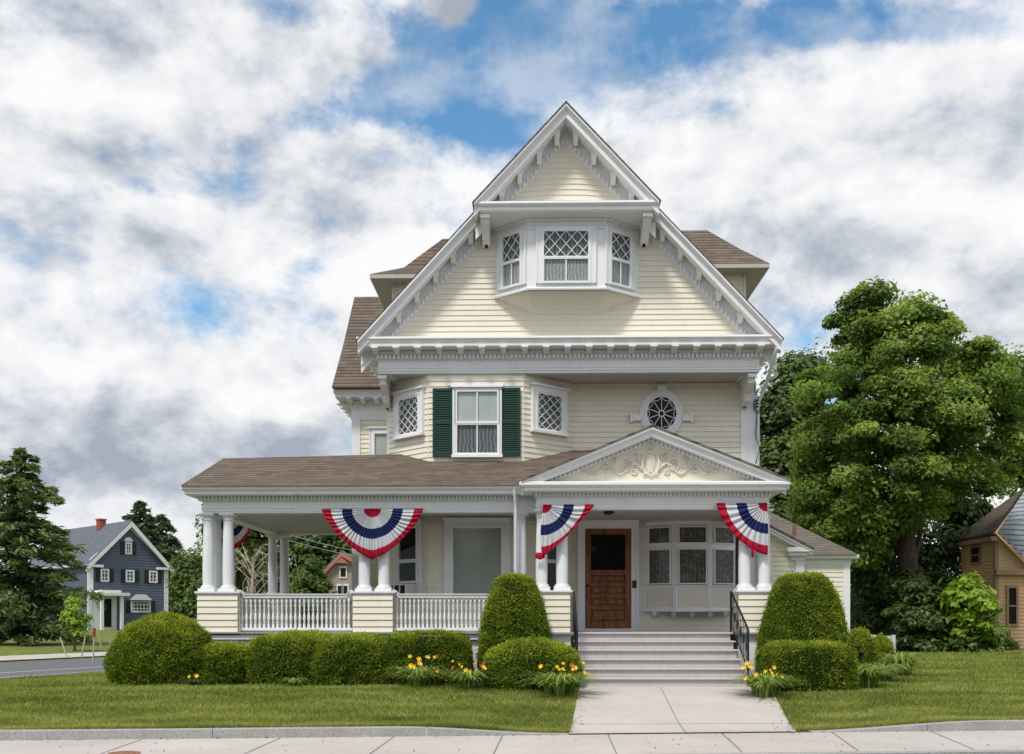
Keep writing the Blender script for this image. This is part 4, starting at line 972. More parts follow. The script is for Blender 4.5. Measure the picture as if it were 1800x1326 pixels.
# pedestals
def pedestal(x0, x1, y0, y1, foot=True, wrap=True):
    mb = newmb(); 
    for A, B in (((x0, y0), (x1, y0)), ((x1, y0), (x1, y1)), ((x0, y1), (x0, y0)), ((x1, y1), (x0, y1))):
        mb.M = facing(A, B); L = dist(A, B); siding(mb, [(0, FLOOR-.02), (L, FLOOR-.02), (L, 1.6), (0, 1.6)], .122, .02)
    mb.M = None; p = H(mb, 'pedestal', 'siding_paint')
    mb = newmb(); mb.box(x0-.045, x1+.045, y0-.045, y1+.045, 1.60, 1.63); mb.box(x0-.02, x1+.02, y0-.03, y1+.03, 1.575, 1.601); mb.build('pedestal_cap', 'trim_paint', p)
    mb = newmb(); mb.box(x0-.05, x1+.05, y0-.05, y1+.03, FLOOR-.06, FLOOR-.02); mb.box(x0-.01, x1+.01, y0-.01, y1, .0, FLOOR-.06); mb.build('pedestal_foot', 'trim_paint', p)
    return p
pedestal(PX(347, -.06), PX(418, -.06), -.06, .72); pedestal(PX(620, -.06), PX(690.5, -.06), -.06, .34); pedestal(PX(903, -.06), PX(931, -.06), -.06, .34)
pedestal(PX(940, YE-.06), PX(1002.5, YE-.06), YE-.06, YE+.34); pedestal(PX(1298, YE-.06), PX(1358, YE-.06), YE-.06, YE+.34)
pedestal(xb_-.16, xb_+.58, YB-.72, YB+.04); pedestal(B0[0]-.5, B0[0]-.05, YB-.3, YB+.04)
# balustrades
def mk_baluster():
    h = .56; mb = MB(); mb.box(-.021, .021, -.021, .021, 0, .075); mb.box(-.021, .021, -.021, .021, h-.075, h)
    mb.lathe((0, 0, 0), [(.013, .075), (.024, .085), (.014, .10), (.021, .13), (.029, .17), (.025, .22), (.015, .28), (.011, .31), (.021, .325), (.011, .34), (.016, .38), (.022, .42), (.013, .455), (.023, .47), (.012, .485)], 8, False)
    return mb
def balustrade(A, B, z0=.955, ramps=(True, True)):
    M = facing(A, B); L = dist(A, B); mb = newmb(M); zt2 = z0+.56; top = 1.60-.005; pl = []
    lo = [(0, zt2+.07), (.05, zt2+.07), (.11, zt2), (L-.11, zt2), (L-.05, zt2+.07), (L, zt2+.07)]
    hi = [(x, z+.055) for x, z in lo]; mb.prism(lo+hi[::-1], -.045, .045); lo2 = [(x, z+.055) for x, z in lo]; hi2 = [(x, z+.072) for x, z in lo]; mb.prism(lo2+hi2[::-1], -.065, .065)
    r = H(mb, 'balustrade', 'trim_paint'); mb = newmb(M); mb.box(0, L, -.04, .04, z0-.05, z0); mb.build('bottom_rail', 'trim_paint', r)
    n = int((L-.04)/.081); bm = mk_baluster(); b0 = bm.build('baluster', 'trim_paint'); b0.parent = r
    base = M.translation
    for i in range(n):
        u = .03+(L-.06)*(i+.5)/n; p = M @ Vector((u, 0, z0)); loc = p-house.location
        if i == 0: b0.location = loc
        else: inst(b0, loc, r)
    return r
balustrade((PX(418, .06)+.005, .08), (PX(620, .06)-.005, .08)); balustrade((PX(690.5, .06)+.005, .08), (PX(903, .06)-.005, .08))
balustrade((xb_+.02, YB-.74), (xb_+.02, .74)); balustrade((xb_+.6, YB-.1), (B0[0]-.52, YB-.1))
# porch floor and base
mb = newmb(); mb.box(XP-.12, B0[0]+.1, -.16, YB+.1, FLOOR-.03, FLOOR); mb.box(B0[0]+.1, XE, -.16, YW+.1, FLOOR-.031, FLOOR-.001); mb.box(XE, XQ+.12, YE-.16, YW+.1, FLOOR-.032, FLOOR-.0005)
H(mb, 'porch_floor', 'tread_paint')
mb = newmb(); mb.box(XP-.08, XE, -.11, -.05, FLOOR-.14, FLOOR-.035); mb.box(XP-.08, XP-.02, -.05, YB+.05, FLOOR-.14, FLOOR-.035); mb.box(XP-.02, XE+.1, -.04, 0.35, 0, FLOOR-.14); mb.box(XP-.03, XP+.02, .0, YB, 0, FLOOR-.14); mb.box(XP, XE, YB-.05, YB, 0, FLOOR-.035)
mb.box(XE-.02, XE+.04, YE+.3, 0.01, 0, FLOOR-.035)
H(mb, 'porch_skirt', 'trim_paint')
mb = newmb(); mb.box(XQ+.02, XQ+.08, YE+.35, YW, 0, FLOOR-.035); H(mb, 'porch_skirt', 'trim_paint')
# steps
SX0, SX1 = .77, 3.53; RI = .1467
for k in range(6):
    yb = -.62-.28*(5-k); z = RI*(k+1); mb = newmb(); yn = -.62 if k == 5 else yb+.28+.001
    if k == 5: mb.box(SX0, SX1, -.62, -.6, z-RI, z-.03)
    else: mb.box(SX0, SX1, yb, -.60, z-RI+(.0005 if k else -.05), z-.028); 
    mb.box(SX0-.03, SX1+.03, yb-.042, (yb+.28 if k < 5 else -.5), z-.028, z+.001*(k < 5)); mb.cur = 0
    H(mb, 'step', 'step_paint', bevel=.006)
# iron handrails
def handrail(x):
    ztop = lambda y: FLOOR+.72+(y+.62)*(RI/.28)*.92 if y < -.62 else FLOOR+.72
    mb = newmb(); y0, y1 = -1.98, -.55
    mb.tube([(x, y0-.03, ztop(y0)-.04), (x, y0, ztop(y0)), (x, -.62, ztop(-.62)), (x, y1, ztop(y1))], .018, 8)
    mb.box(x-.014, x+.014, y0-.014, y0+.014, .0, ztop(y0)); mb.box(x-.014, x+.014, y1-.014, y1+.014, FLOOR, ztop(y1)); r = H(mb, 'handrail', 'iron')
    mb = newmb(); mb.tube([(x, y0, .12+RI), (x, -.62, FLOOR+.1), (x, y1, FLOOR+.1)], .010, 6)
    for i in range(11):
        y = y0+.12+i*.12; zb_ = .12+RI+(y-y0)*(FLOOR+.1-.12-RI)/(-.62-y0); 
        if y > -.64: break
        mb.tube([(x, y, zb_), (x, y, ztop(y))], .007, 5)
        if i % 2 == 0: zm_ = (zb_+ztop(y))/2; mb.tube([(x, y+.05*math.cos(t*math.pi/6), zm_+.09*math.sin(t*math.pi/6)) for t in range(13)], .006, 5)
    mb.build('rail_baluster', 'iron', r)
handrail(3.55+.0); handrail(.745)
# front door
A, B = B3, RC; M = facing(A, B); u0, u1, z0, z1 = winpx(A, B, 1028, 1109, 930, 1102); z0 = FLOOR+.05
mb = newmb(M); 
mb.box(u0-.13, u0-.0, -.10, 0, FLOOR, z1); mb.box(u1, u1+.13, -.10, 0, FLOOR, z1); mb.box(u0-.13, u1+.13, -.102, 0, z1, z1+.13); mb.box(u0-.16, u1+.16, -.14, 0, z1+.13, z1+.17); mb.box(u0-.15, u0-.11, -.12, 0, FLOOR, z1+.128); mb.box(u1+.11, u1+.15, -.12, 0, FLOOR, z1+.128)
mb.box(u0+.001, u1-.001, -.13, 0, FLOOR, z0-.005)
H(mb, 'door_frame', 'trim_paint')
mb = newmb(M); st = .12; dw = u1-u0; d0, d1 = -.075, -.022; h = z1-z0; zg = z1-h*.415
mb.box(u0+.006, u0+st, d0, d1, z0, z1-.005); mb.box(u1-st, u1-.006, d0, d1, z0, z1-.005); mb.box(u0+st, u1-st, d0, d1, z1-.12, z1-.005)
rails = [z0, z0+.16]; edges = []
pan = [(z0+.14, z0+.37), (z0+.45, z0+.60), (z0+.68, z0+.83), (z0+.91, z0+1.06)]
sc_ = (zg-.0-z0)/1.16; pan = [(z0+(a-z0)*sc_, z0+(b-z0)*sc_) for a, b in pan]; zz = z0
for a, b in pan+[(zg, None)]:
    mb.box(u0+st, u1-st, d0, d1, zz, a); zz = b
door = H(mb, 'door', 'door_wood')
for a, b in pan:
    mb = newmb(M); mb.box(u0+st, u1-st, d0+.040, d1, a, b); mb.box(u0+st+.04, u1-st-.04, d0+.010, d0+.040, a+.03, b-.03); mb.build('door_panel', 'door_wood', door, bevel=.004)
mb = newmb(M); mb.box(u0+st, u1-st, d0+.008, d0+.010, zg, z1-.12); mb.build('door_glass', 'glass', door); mb = newmb(M); mb.box(u0+st, u1-st, d1-.016, d1-.012, zg, z1-.12); mb.build('dark_interior', 'room_dark', door)
mb = newmb(M); zh = z0+.88; mb.lathe((u0+.06, d0-.05, zh), [(.001, -.025), (.02, -.018), (.027, 0), (.02, .018), (.001, .025)], 12); mb.box(u0+.045, u0+.075, d0-.05, d0, zh-.008, zh+.008); mb.build('door_knob', 'iron', door)
a = W(A, B, 1108, 1021); b = W(A, B, 1115, 1034); mb = newmb(M); mb.box(a[0]+.03, b[0]+.03, -.135, -.101, b[1], a[1]); H(mb, 'doorbell', 'iron', bevel=.004)
# ceiling light of the entry
lp = P(1070, 897, .2); mb = newmb(); mb.lathe((lp.x, .2, 3.06), [(.02, 0), (.09, .02), (.11, .05), (.08, .07), (.08, .09)], 16); H(mb, 'ceiling_light', 'iron')
# ground floor bay window right of the door
D0 = (PX(1131, YW), YW); D1 = (PX(1187, 1.85), 1.85); D2 = (PX(1247, 1.85), 1.85); D3 = (PX(1294, YW), YW); zq = PZ(1073, 1.85); zt3 = 3.148
mb = newmb(); mb.prismz([D0, D1, D2, D3], zq, zt3); lb = H(mb, 'entry_bay_window', 'trim_paint')
mb = newmb(); mb.molding([D0, D1, D2, D3], [(0, zq-.03), (.06, zq-.03), (.07, zq), (.03, zq+.03), (0, zq+.05)]); mb.prismz([D0, D1, D2, D3], zq-.035, zq-.001); zs2 = PZ(1029, 1.85); mb.molding([D0, D1, D2, D3], [(0, zs2-.03), (.03, zs2-.03), (.045, zs2), (.0, zs2+.015)])
mb.build('bay_sill', 'trim_paint', lb)
for (A, B, x0, x1) in ((D1, D2, 1192, 1242), (D0, D1, 1141, 1180), (D2, D3, 1253, 1288)):
    M = facing(A, B); u0, u1, z0, z1 = winpx(A, B, x0, x1, 965, 1028); _, _, z2, z3 = winpx(A, B, x0, x1, 925, 956)
    z0, z1, z2, z3 = [PZ(v, 1.85) for v in (1027, 965, 956, 926)]
    pane_set(lb, M, u0, u1, z0, z1, 'lace', y=-.004, sash=.02); pane_set(lb, M, u0, u1, z2, z3, 'lace', y=-.004, sash=.02)
    mb = newmb(M); L = dist(A, B); zp0, zp1 = zq+.07, zs2-.06; mb.box(.06, L-.06, -.012, 0, zp0, zp1); mb.build('bay_panel', 'siding_aged', lb)
    mb = newmb(M)
    for xx in (.0, L-.035): mb.box(xx, xx+.035, -.03, 0, zq+.05, z3+.05)
    mb.box(.035, L-.035, -.026, 0, z1+.0, z2); mb.box(.0, L, -.034, 0, z3+.05, z3+.11); mb.build('bay_mullion', 'trim_paint', lb)
for px_ in (1152, 1184, 1217, 1249, 1277):
    mb = newmb(); x = PX(px_, 1.95); yf = 1.92 if 1170 < px_ < 1260 else 2.02; mb.prismx([(YW, zq-.035), (yf, zq-.035), (yf, zq-.08), (yf+.06, zq-.13), (YW, zq-.16)], x-.04, x+.04); mb.build('bay_bracket', 'trim_paint', lb)
mb = newmb(); xx = PX(1296, 1.6); mb.tube([(xx, 1.6, FLOOR), (xx, 1.6, 3.148)], .035, 10); H(mb, 'downspout', 'bark')
# downspouts
mb = newmb(); x = PX(906.5, -.12); mb.tube([(x-.02, -.27, 3.5), (x-.02, -.25, 3.42), (x, -.16, 3.25), (x, -.12, 3.15), (x, -.12, .1)], .036, 10); H(mb, 'downspout', 'column_paint')
mb = newmb(); a = P(1366, 612, .95); xr2 = RC[0]+.06
mb.tube([(a.x, .95, a.z), (a.x-.02, 1.0, a.z-.08), (xr2+.12, 1.9, 5.9), (xr2, YW-.06, 5.55), (xr2, YW-.06, .3)], .036, 10); H(mb, 'downspout', 'column_paint')
# service cable loop and insulators on the corner
mb = newmb(); c = P(1331, 712, YW-.1); c.x += .02
for r_ in (.10, .13): mb.tube([(c.x+r_*.7*math.cos(t*math.pi/8), YW-.1, c.z+r_*1.3*math.sin(t*math.pi/8)) for t in range(17)], .008, 6)
mb.tube([(c.x, YW-.1, c.z+.12), (c.x-.06, YW-.06, c.z+.30), (c.x-.05, YW-.06, c.z+.5)], .010, 6); mb.tube([(c.x-.02, YW-.1, c.z-.14), (c.x-.05, YW-.08, c.z-.6), (c.x+.03, YW-.1, c.z-.9), (c.x-.05, YW-.08, c.z-1.2)], .008, 6)
for k in range(3): mb.lathe((c.x-.02, YW-.1, c.z-.05+.06*k), [(.02, 0), (.035, .015), (.02, .03)], 10)
H(mb, 'service_cable', 'iron')

# ---- right annex
YA, YR = 7.4, 8.2
a0 = PX(1335, YA); a1 = PX(1412, YA); zr0 = PZ(910, YA); zr1 = PZ(968, YA)
g0 = P(1330, 915, YA-.3); g1 = P(1429, 966, YA-.3); gs = (g0.z-g1.z)/(g1.x-g0.x)
topz = lambda x: g1.z+(g1.x-x)*gs
M = facing((a0-1.6, YA), (a1, YA)); mb = newmb(M); Lq = a1-a0+1.6; siding(mb, [(0, 0), (Lq, 0), (Lq, topz(a1)-.05), (0, topz(a0-1.6)-.05)], .125); H(mb, 'annex_wall', 'siding_paint')
mb = newmb(); mb.rake(Vector((g1.x, YA-.05, g1.z)), Vector((g1.x-2.6, YA-.05, topz(g1.x-2.6))), [(-.05, 0), (.25, 0), (.25, -.05), (.2, -.08), (.2, -.13), (-.05, -.15)]); H(mb, 'annex_rake', 'trim_paint')
mb = newmb(); mb.rake(Vector((g1.x+.02, YA+1.2, g1.z)), Vector((g1.x-2.6, YA+1.2, topz(g1.x-2.6))), [(0, .001), (1.53, .001), (1.53, .05), (0, .05)]); H(mb, 'annex_roof', 'shingle_weathered')
cz1 = PZ(963, YA-.2); cz0 = PZ(974, YA-.2); xa_ = PX(1384, YA-.2); xb2 = PX(1424, YA-.2); mb = newmb(); mb.box(xa_, xb2, YA-.28, YA+.1, cz0+.05, cz1); mb.box(xa_+.05, xb2-.06, YA-.2, YA+.1, cz0-.05, cz0+.05)
mb.box(PX(1398, YA), PX(1413, YA), YA-.05, YA+.1, 0, cz0-.05); mb.box(PX(1390, YA), a1+.03, YA-.08, YA+.1, cz0-.16, cz0-.05); H(mb, 'annex_return', 'trim_paint')
r1 = PX(1492, YR); ez = PZ(983, YR); M = facing((a1-.3, YR), (r1, YR)); mb = newmb(M); Lq = r1-a1+.3; siding(mb, [(0, 0), (Lq, 0), (Lq, ez), (0, ez)], .125); H(mb, 'annex_wall', 'siding_paint')
wall((r1, YR), (r1, BACK+2), 0, ez, pitch=.14, name='annex_wall'); wall((a1, YA), (a1, YR), 0, ez, pitch=.125, name='annex_wall')
mb = newmb(); mb.box(PX(1481, YR), r1+.027, YR-.027, YR+.12, 0, ez-.162); mb.molding([(a1-.3, YR), (r1+.02, YR), (r1+.02, BACK+2)], [(0, ez-.16), (.03, ez-.16), (.03, ez), (.18, ez+.0), (.2, ez+.10), (0, ez+.10)]); H(mb, 'annex_trim', 'trim_paint')
e1 = P(1506, 973, YR-.22); hz = PZ(885, 12.5); e1z = ez+.11
hx = PX(1320, 12.5)
mb = newmb(); mb.add([(hx-3, YR-.24, e1z), (e1.x, YR-.24, e1z), (e1.x, BACK+5.4, e1z), (hx, 12.5, hz), (hx-3, 12.5, hz), (hx-3, YR-.24, e1z-.03), (e1.x, YR-.24, e1z-.03)], [(0, 1, 3, 4), (1, 2, 3), (5, 6, 1, 0)]); H(mb, 'annex_roof', 'shingle_weathered')
# roof vent pipe
pv = P(1396, 944, 9.5); mb = newmb(); mb.tube([(pv.x, 9.5, pv.z-.3), (pv.x, 9.5, PZ(924, 9.5))], .05, 10); H(mb, 'vent_pipe', 'rust')

# ------------------------------------------------------------------ bunting
def bunting(name, origin, ux, rx, rz, th0, th1, p_out, label, pleats=30, tail=None, lean=0.0, res=200, yaw=0):
    """fan bunting hung from origin; ux=+1/-1 mirrors; th 0 = along +x top edge, pi = -x top edge"""
    bands = [(0, .17, 0), (.17, .40, 1), (.40, .60, 2), (.60, .82, 1), (.82, 1.0, 0)]
    rs = [0, .06, .12, .17, .25, .33, .40, .47, .54, .60, .67, .75, .82, .88, .94, 1.0]
    mb = MB(); ca, sa = math.cos(yaw), math.sin(yaw); vs = []
    for i in range(res+1):
        th = th0+(th1-th0)*i/res; c, s = math.cos(th), max(0, math.sin(th))
        ph = math.sin(th*pleats*2+.9*math.sin(th*7)+3.5*mnoise.noise((th*3.1, origin[0], 4)))*(.55+.9*abs(mnoise.noise((th*9, origin[0]*2, 1)))); ph = math.copysign(abs(ph)**.75, ph)
        big = mnoise.noise((th*2.2, origin[0]*3, 0))
        for r in rs:
            p = 2.1+(p_out-2.1)*r*r; q = 2/p
            x = math.copysign(abs(c)**q, c)*r*rx; z = -(s**q)*r*rz
            z -= .010*r*(.5+.5*ph)*(s > .03)+.012*big*r; amp = .017*min(1, r*3.5)*(1.15-.45*r)
            y = -.06-1.25*amp*ph-.035*math.sin(r*math.pi*.9)-.03*big*r+.022*r*mnoise.noise((th*6, r*2.5, origin[0])); z += .014*r*mnoise.noise((th*5+3, 1, origin[0]))*(s > .05)
            if s < .08: y = -.05
            x += lean*(-z)*r
            if c < -.02 and p_out < 1.3: z *= 1
            X = x*ux; vs.append((origin[0]+X*ca-y*sa*0-(y*-sa), origin[1]+X*sa+y*ca, origin[2]+z))
    m_ = len(rs)
    for i in range(res):
        for j in range(m_-1):
            rc = (rs[j]+rs[j+1])/2; mb.cur = next(k for a, b, k in bands if a <= rc < b)
            f = (i*m_+j, i*m_+j+1, (i+1)*m_+j+1, (i+1)*m_+j)
            mb.f.append(f if ux < 0 else f[::-1]); mb.mi.append(mb.cur); mb.sm.append(True)
    mb.v = [Vector(v) for v in vs]
    if tail:
        mb.cur = 0; mb.sm_t = True
        for (tx, tz, w_, l_) in tail:
            n = 8; tv = []
            for i in range(n+1):
                x = tx-w_/2+w_*i/n; y = -.06+.02*math.sin(i*1.9)
                for k in range(4): tv.append((origin[0]+(x*(1-.12*k) if 0 else x)*ux, origin[1]+y, origin[2]+tz-l_*k/3*(1-.25*abs(i/n-.5)*2)))
            mb.add(tv, [(i*4+k, i*4+k+1, (i+1)*4+k+1, (i+1)*4+k) for i in range(n) for k in range(3)], True)
    o = mb.build(name, ['cloth_red', 'cloth_white', 'cloth_blue'])
    so = o.modifiers.new('cloth', 'SOLIDIFY'); so.thickness = .003
    tag(o, label, 'bunting', 'patriotic fan buntings on the porch')
    return o
o1 = P(655.5, 895, -.04)
bunting('bunting', (o1.x, -.02, o1.z), 1, (745-566)/2/95.2, 88/95.2, 0, math.pi, 1.34, 'full half-round red, white and blue bunting above the middle pair of porch columns')
o2 = P(955, 887.5, YE-.04); bunting('bunting', (o2.x, YE-.02, o2.z), 1, 89/98., 90/98., 0, math.pi*.54, 1.12, 'half-fan bunting left of the wooden door, sagging to a limp point', 20, [(-.06, -.86, .17, .13)], res=130)
o3 = P(1347, 884.5, YE-.04); bunting('bunting', (o3.x, YE-.02, o3.z), -1, 88/98., 91/98., 0, math.pi*.51, 1.5, 'half-fan bunting at the right front corner of the porch over the bay window', 20, [(.25, -.82, .06, .17)], res=130)
o4 = Vector((XP-.46, 2.9, 3.40)); b4 = bunting('bunting', (o4.x, o4.y, o4.z), 1, 1.75, .80, 0, math.pi, 1.5, 'bunting on the far left side of the porch, seen behind the corner columns', yaw=-math.pi/2)

# ------------------------------------------------------------------ foliage tools
def leaf_mesh(name, C, S, NR, aspect, mat, parent=None, tint=None, core=None, axis=None, core_mat=None, bend=.0):
    """N rhombic leaves: centres C, half-length S, normals NR, optional long axis"""
    N_ = len(C); off = np.zeros(3); q = parent
    while q is not None: off += np.array(q.location); q = q.parent
    NR = NR/np.linalg.norm(NR, axis=1, keepdims=True)
    A = axis if axis is not None else rng.normal(size=(N_, 3))
    A = A-NR*np.sum(A*NR, 1, keepdims=True); A /= np.linalg.norm(A, axis=1, keepdims=True)+1e-9
    B = np.cross(NR, A); S = S[:, None]
    V_ = np.empty((N_, 4, 3)); V_[:, 0] = C-A*S; V_[:, 1] = C+B*S*aspect+NR*S*bend; V_[:, 2] = C+A*S; V_[:, 3] = C-B*S*aspect+NR*S*bend
    V_ = V_.reshape(-1, 3)-off; T = np.repeat(tint if tint is not None else rng.random(N_), 4)
    cv, cf = core if core else ([], [])
    nv = len(V_); allv = np.vstack([V_, np.array(cv)-off]) if len(cv) else V_
    me = bpy.data.meshes.new(name); nf = N_+len(cf); nl = N_*4+sum(len(f) for f in cf)
    me.vertices.add(len(allv)); me.vertices.foreach_set('co', allv.ravel())
    me.loops.add(nl); li = np.concatenate([np.arange(N_*4)]+([np.array([i+nv for f in cf for i in f])] if len(cf) else []))
    me.loops.foreach_set('vertex_index', li.astype(np.int32)); me.polygons.add(nf)
    tot = np.concatenate([np.full(N_, 4), np.array([len(f) for f in cf], dtype=int)]) if len(cf) else np.full(N_, 4)
    st = np.concatenate([[0], np.cumsum(tot)[:-1]]); me.polygons.foreach_set('loop_start', st.astype(np.int32)); me.polygons.foreach_set('loop_total', tot.astype(np.int32))
    me.materials.append(MATS[mat])
    if len(cf):
        me.materials.append(MATS[core_mat]); me.polygons.foreach_set('material_index', np.concatenate([np.zeros(N_), np.ones(len(cf))]).astype(np.int32))
    me.update(calc_edges=True)
    at = me.attributes.new('tint', 'FLOAT', 'POINT'); at.data.foreach_set('value', np.concatenate([T, np.full(len(allv)-nv, .3)]).astype(np.float32))
    o = bpy.data.objects.new(name, me); COL.objects.link(o)
    if parent is not None: o.parent = parent
    return o
def crown_points(rows, Y, depth, n_cl, per, cr, base_z=None, seed=1, flat=.6, inner=.25, jit=1.0):
    """clumps of leaf points in a crown whose outline is given as photo rows (py, xl, xr)"""
    g = np.random.default_rng(seed); zs = np.array([PZ(r[0], Y, 935) for r in rows])[::-1]
    xl_ = np.array([PX(r[1], Y) for r in rows])[::-1]; xr_ = np.array([PX(r[2], Y) for r in rows])[::-1]
    Cs = []; Ns = []; Ts = []
    wmean = np.mean(xr_-xl_)
    wz = np.interp(np.linspace(0, 1, 60), np.linspace(0, 1, len(zs)), xr_-xl_); zz = np.linspace(zs[0], zs[-1], 400); ww = np.interp(zz, zs, xr_-xl_); pz_ = ww/ww.sum()
    for k in range(n_cl):
        z = g.choice(zz, p=pz_); a = np.interp(z, zs, xl_); b = np.interp(z, zs, xr_); cx, hw = (a+b)/2, (b-a)/2
        th = g.random()*2*math.pi; rr = (inner+(1-inner)*g.random()**.55); r_c = cr*(.4+1.0*g.random())
        dx, dy = math.cos(th), math.sin(th); hwx = max(hw-r_c*.6, .1)
        hwx *= 1+.38*mnoise.noise((dx*1.6+seed, dy*1.6, z*.55))
        cxk = cx+dx*rr*hwx; cyk = Y+dy*rr*max(hw*depth-r_c*.4, .1)
        if mnoise.noise((cxk*.55/cr, cyk*.55/cr, z*.6/cr+seed)) > .24: continue
        n = int(per*(.5+g.random())); d = g.normal(size=(n, 3)); d /= np.linalg.norm(d, axis=1, keepdims=True); rad = g.random(n)**.45*(1+.5*(g.random(n) < .12)*g.random(n))
        p = d*rad[:, None]*r_c; p[:, 2] *= flat
        # droop outwards
        p[:, 2] -= .25*(p[:, 0]*dx+p[:, 1]*dy)
        Cs.append(p+np.array([cxk, cyk, z])); nn = d*.7+np.array([dx*.35, dy*.35, .75])+g.normal(size=(n, 3))*.35*jit; Ns.append(nn)
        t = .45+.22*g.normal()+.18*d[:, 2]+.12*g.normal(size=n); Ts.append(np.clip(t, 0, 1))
    return np.vstack(Cs), np.vstack(Ns), np.concatenate(Ts)
def trunk_mesh(x, y, z0, h, r, limbs, lean=(0, 0), seed=3):
    rd_ = random.Random(seed); mb = MB(); pts = []; rad = []
    for i in range(9):
        t = i/8; pts.append((x+lean[0]*t+.06*h*.1*math.sin(i*1.3), y+lean[1]*t+.05*h*.1*math.cos(i*1.7), z0+h*t)); rad.append(r*(1.35 if i == 0 else 1-.75*t))
    mb.tube(pts, rad, 12)
    for k in range(limbs):
        t = .35+.6*k/max(1, limbs-1); b = Vector(pts[int(t*8)]); a = rd_.random()*6.28; L = h*(.46-.27*t)*(.8+.5*rd_.random()); up = .5+.6*rd_.random()
        q = [b]; 
        for j in range(1, 6): q.append(b+Vector((math.cos(a)*L*j/5, math.sin(a)*L*j/5, L*up*(j/5)**.8))+Vector((rd_.uniform(-.1, .1), rd_.uniform(-.1, .1), 0))*L*.3)
        mb.tube(q, [r*.42*(1-.8*t)*(1-.17*j)+.012 for j in range(6)], 7)
        for m__ in (2, 3, 4):
            c = q[m__]; a2 = a+rd_.uniform(-1, 1); l2 = L*.45; mb.tube([c, c+Vector((math.cos(a2), math.sin(a2), .7))*l2*.5, c+Vector((math.cos(a2), math.sin(a2), 1.0))*l2], [.05*r+.012, .03*r+.01, .008], 5)
    return mb
def tree(kind, label, rows, Y, depth, n_cl, per, cr, leaf, mat, trunk_px, trunk_r, cat='tree', group=None, seed=1, limbs=7, aspect=.62, th=None, flat=.6, barkmat='bark', inner=.25, jit=1.0):
    x = PX(trunk_px, Y); z0 = zt(x, Y)-.05
    root = empty(kind, (x, Y, z0), label, cat, group); top = PZ(rows[0][0], Y)
    mb = trunk_mesh(x, Y, z0, th or (top-z0)*.78, trunk_r, limbs, seed=seed); mb.build('trunk', barkmat, root)
    C, Nn, T = crown_points(rows, Y, depth, n_cl, per, cr, seed=seed, flat=flat, inner=inner, jit=jit)
    ok = C[:, 2] > z0+.05; C, Nn, T = C[ok], Nn[ok], T[ok]
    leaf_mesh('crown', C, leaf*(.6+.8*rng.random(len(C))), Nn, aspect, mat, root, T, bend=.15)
    return root
def conifer(kind, label, px, Y, top_py, half_px, mat, per=60, whorls=26, seed=1, low=.08, group=None, irregular=.35, nl=.16, droop=.35, barkmat='bark', pw=.8):
    g = np.random.default_rng(seed); x = PX(px, Y); z0 = zt(x, Y)-.05; top = PZ(top_py, Y); Hh = top-z0; Rr = half_px/(F/(Y-CY))
    root = empty(kind, (x, Y, z0), label, 'tree', group)
    mb = MB(); mb.tube([(x, Y, z0), (x, Y, z0+Hh*.5), (x, Y, z0+Hh*.98)], [Hh*.022, Hh*.014, .02], 8); Cs = []; Ns = []; Ax = []; Ts = []
    for wv in range(whorls):
        t = low+(1-low)*(wv+.3*g.random())/whorls; rb = Rr*(1-t)**pw*(1 if t > .25 else .75+t)+.12; nb = 6 if t < .8 else 5
        for b in range(nb):
            a = 6.283*(b+g.random()*.7)/nb+wv*.9; L = rb*(1-irregular*g.random()); z = z0+Hh*t+g.normal()*.1; d = np.array([math.cos(a), math.sin(a), 0.])
            n = int(per*(.25+L/Rr)); s = g.random(n)**.7; side = np.cross(d, [0, 0, 1.])
            lat = g.normal(size=n)*(.10+.16*s*(1.1-s)*2)*L*.55; zz = -droop*L*s*s+.25*L*np.maximum(0, s-.6)**1.5+g.normal(size=n)*.06*(1+L*.25)+.05*L*(1-t)*0
            Cs.append(np.array([x, Y, z])+d*(s*L)[:, None]+side*lat[:, None]+np.array([0, 0, 1.])*zz[:, None])
            Ax.append(d+side*(lat*1.2/max(L, .2)+g.normal(size=n)*.5)[:, None]+np.array([0, 0, -.2])+g.normal(size=(n, 3))*.25); Ns.append(np.array([0, 0, 1.])+g.normal(size=(n, 3))*.5)
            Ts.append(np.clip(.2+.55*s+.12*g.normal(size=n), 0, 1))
            if b % 2 == 0: mb.tube([(x, Y, z), tuple(np.array([x, Y, z-droop*L*.4])+d*L*.75)], [.035+.01*L, .012], 5)
    mb.build('trunk', barkmat, root)
    C = np.vstack(Cs); ok = C[:, 2] > z0+.1; C = C[ok]
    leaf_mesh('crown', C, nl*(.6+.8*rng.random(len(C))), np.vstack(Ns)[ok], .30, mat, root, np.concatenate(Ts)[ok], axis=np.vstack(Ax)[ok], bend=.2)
    return root
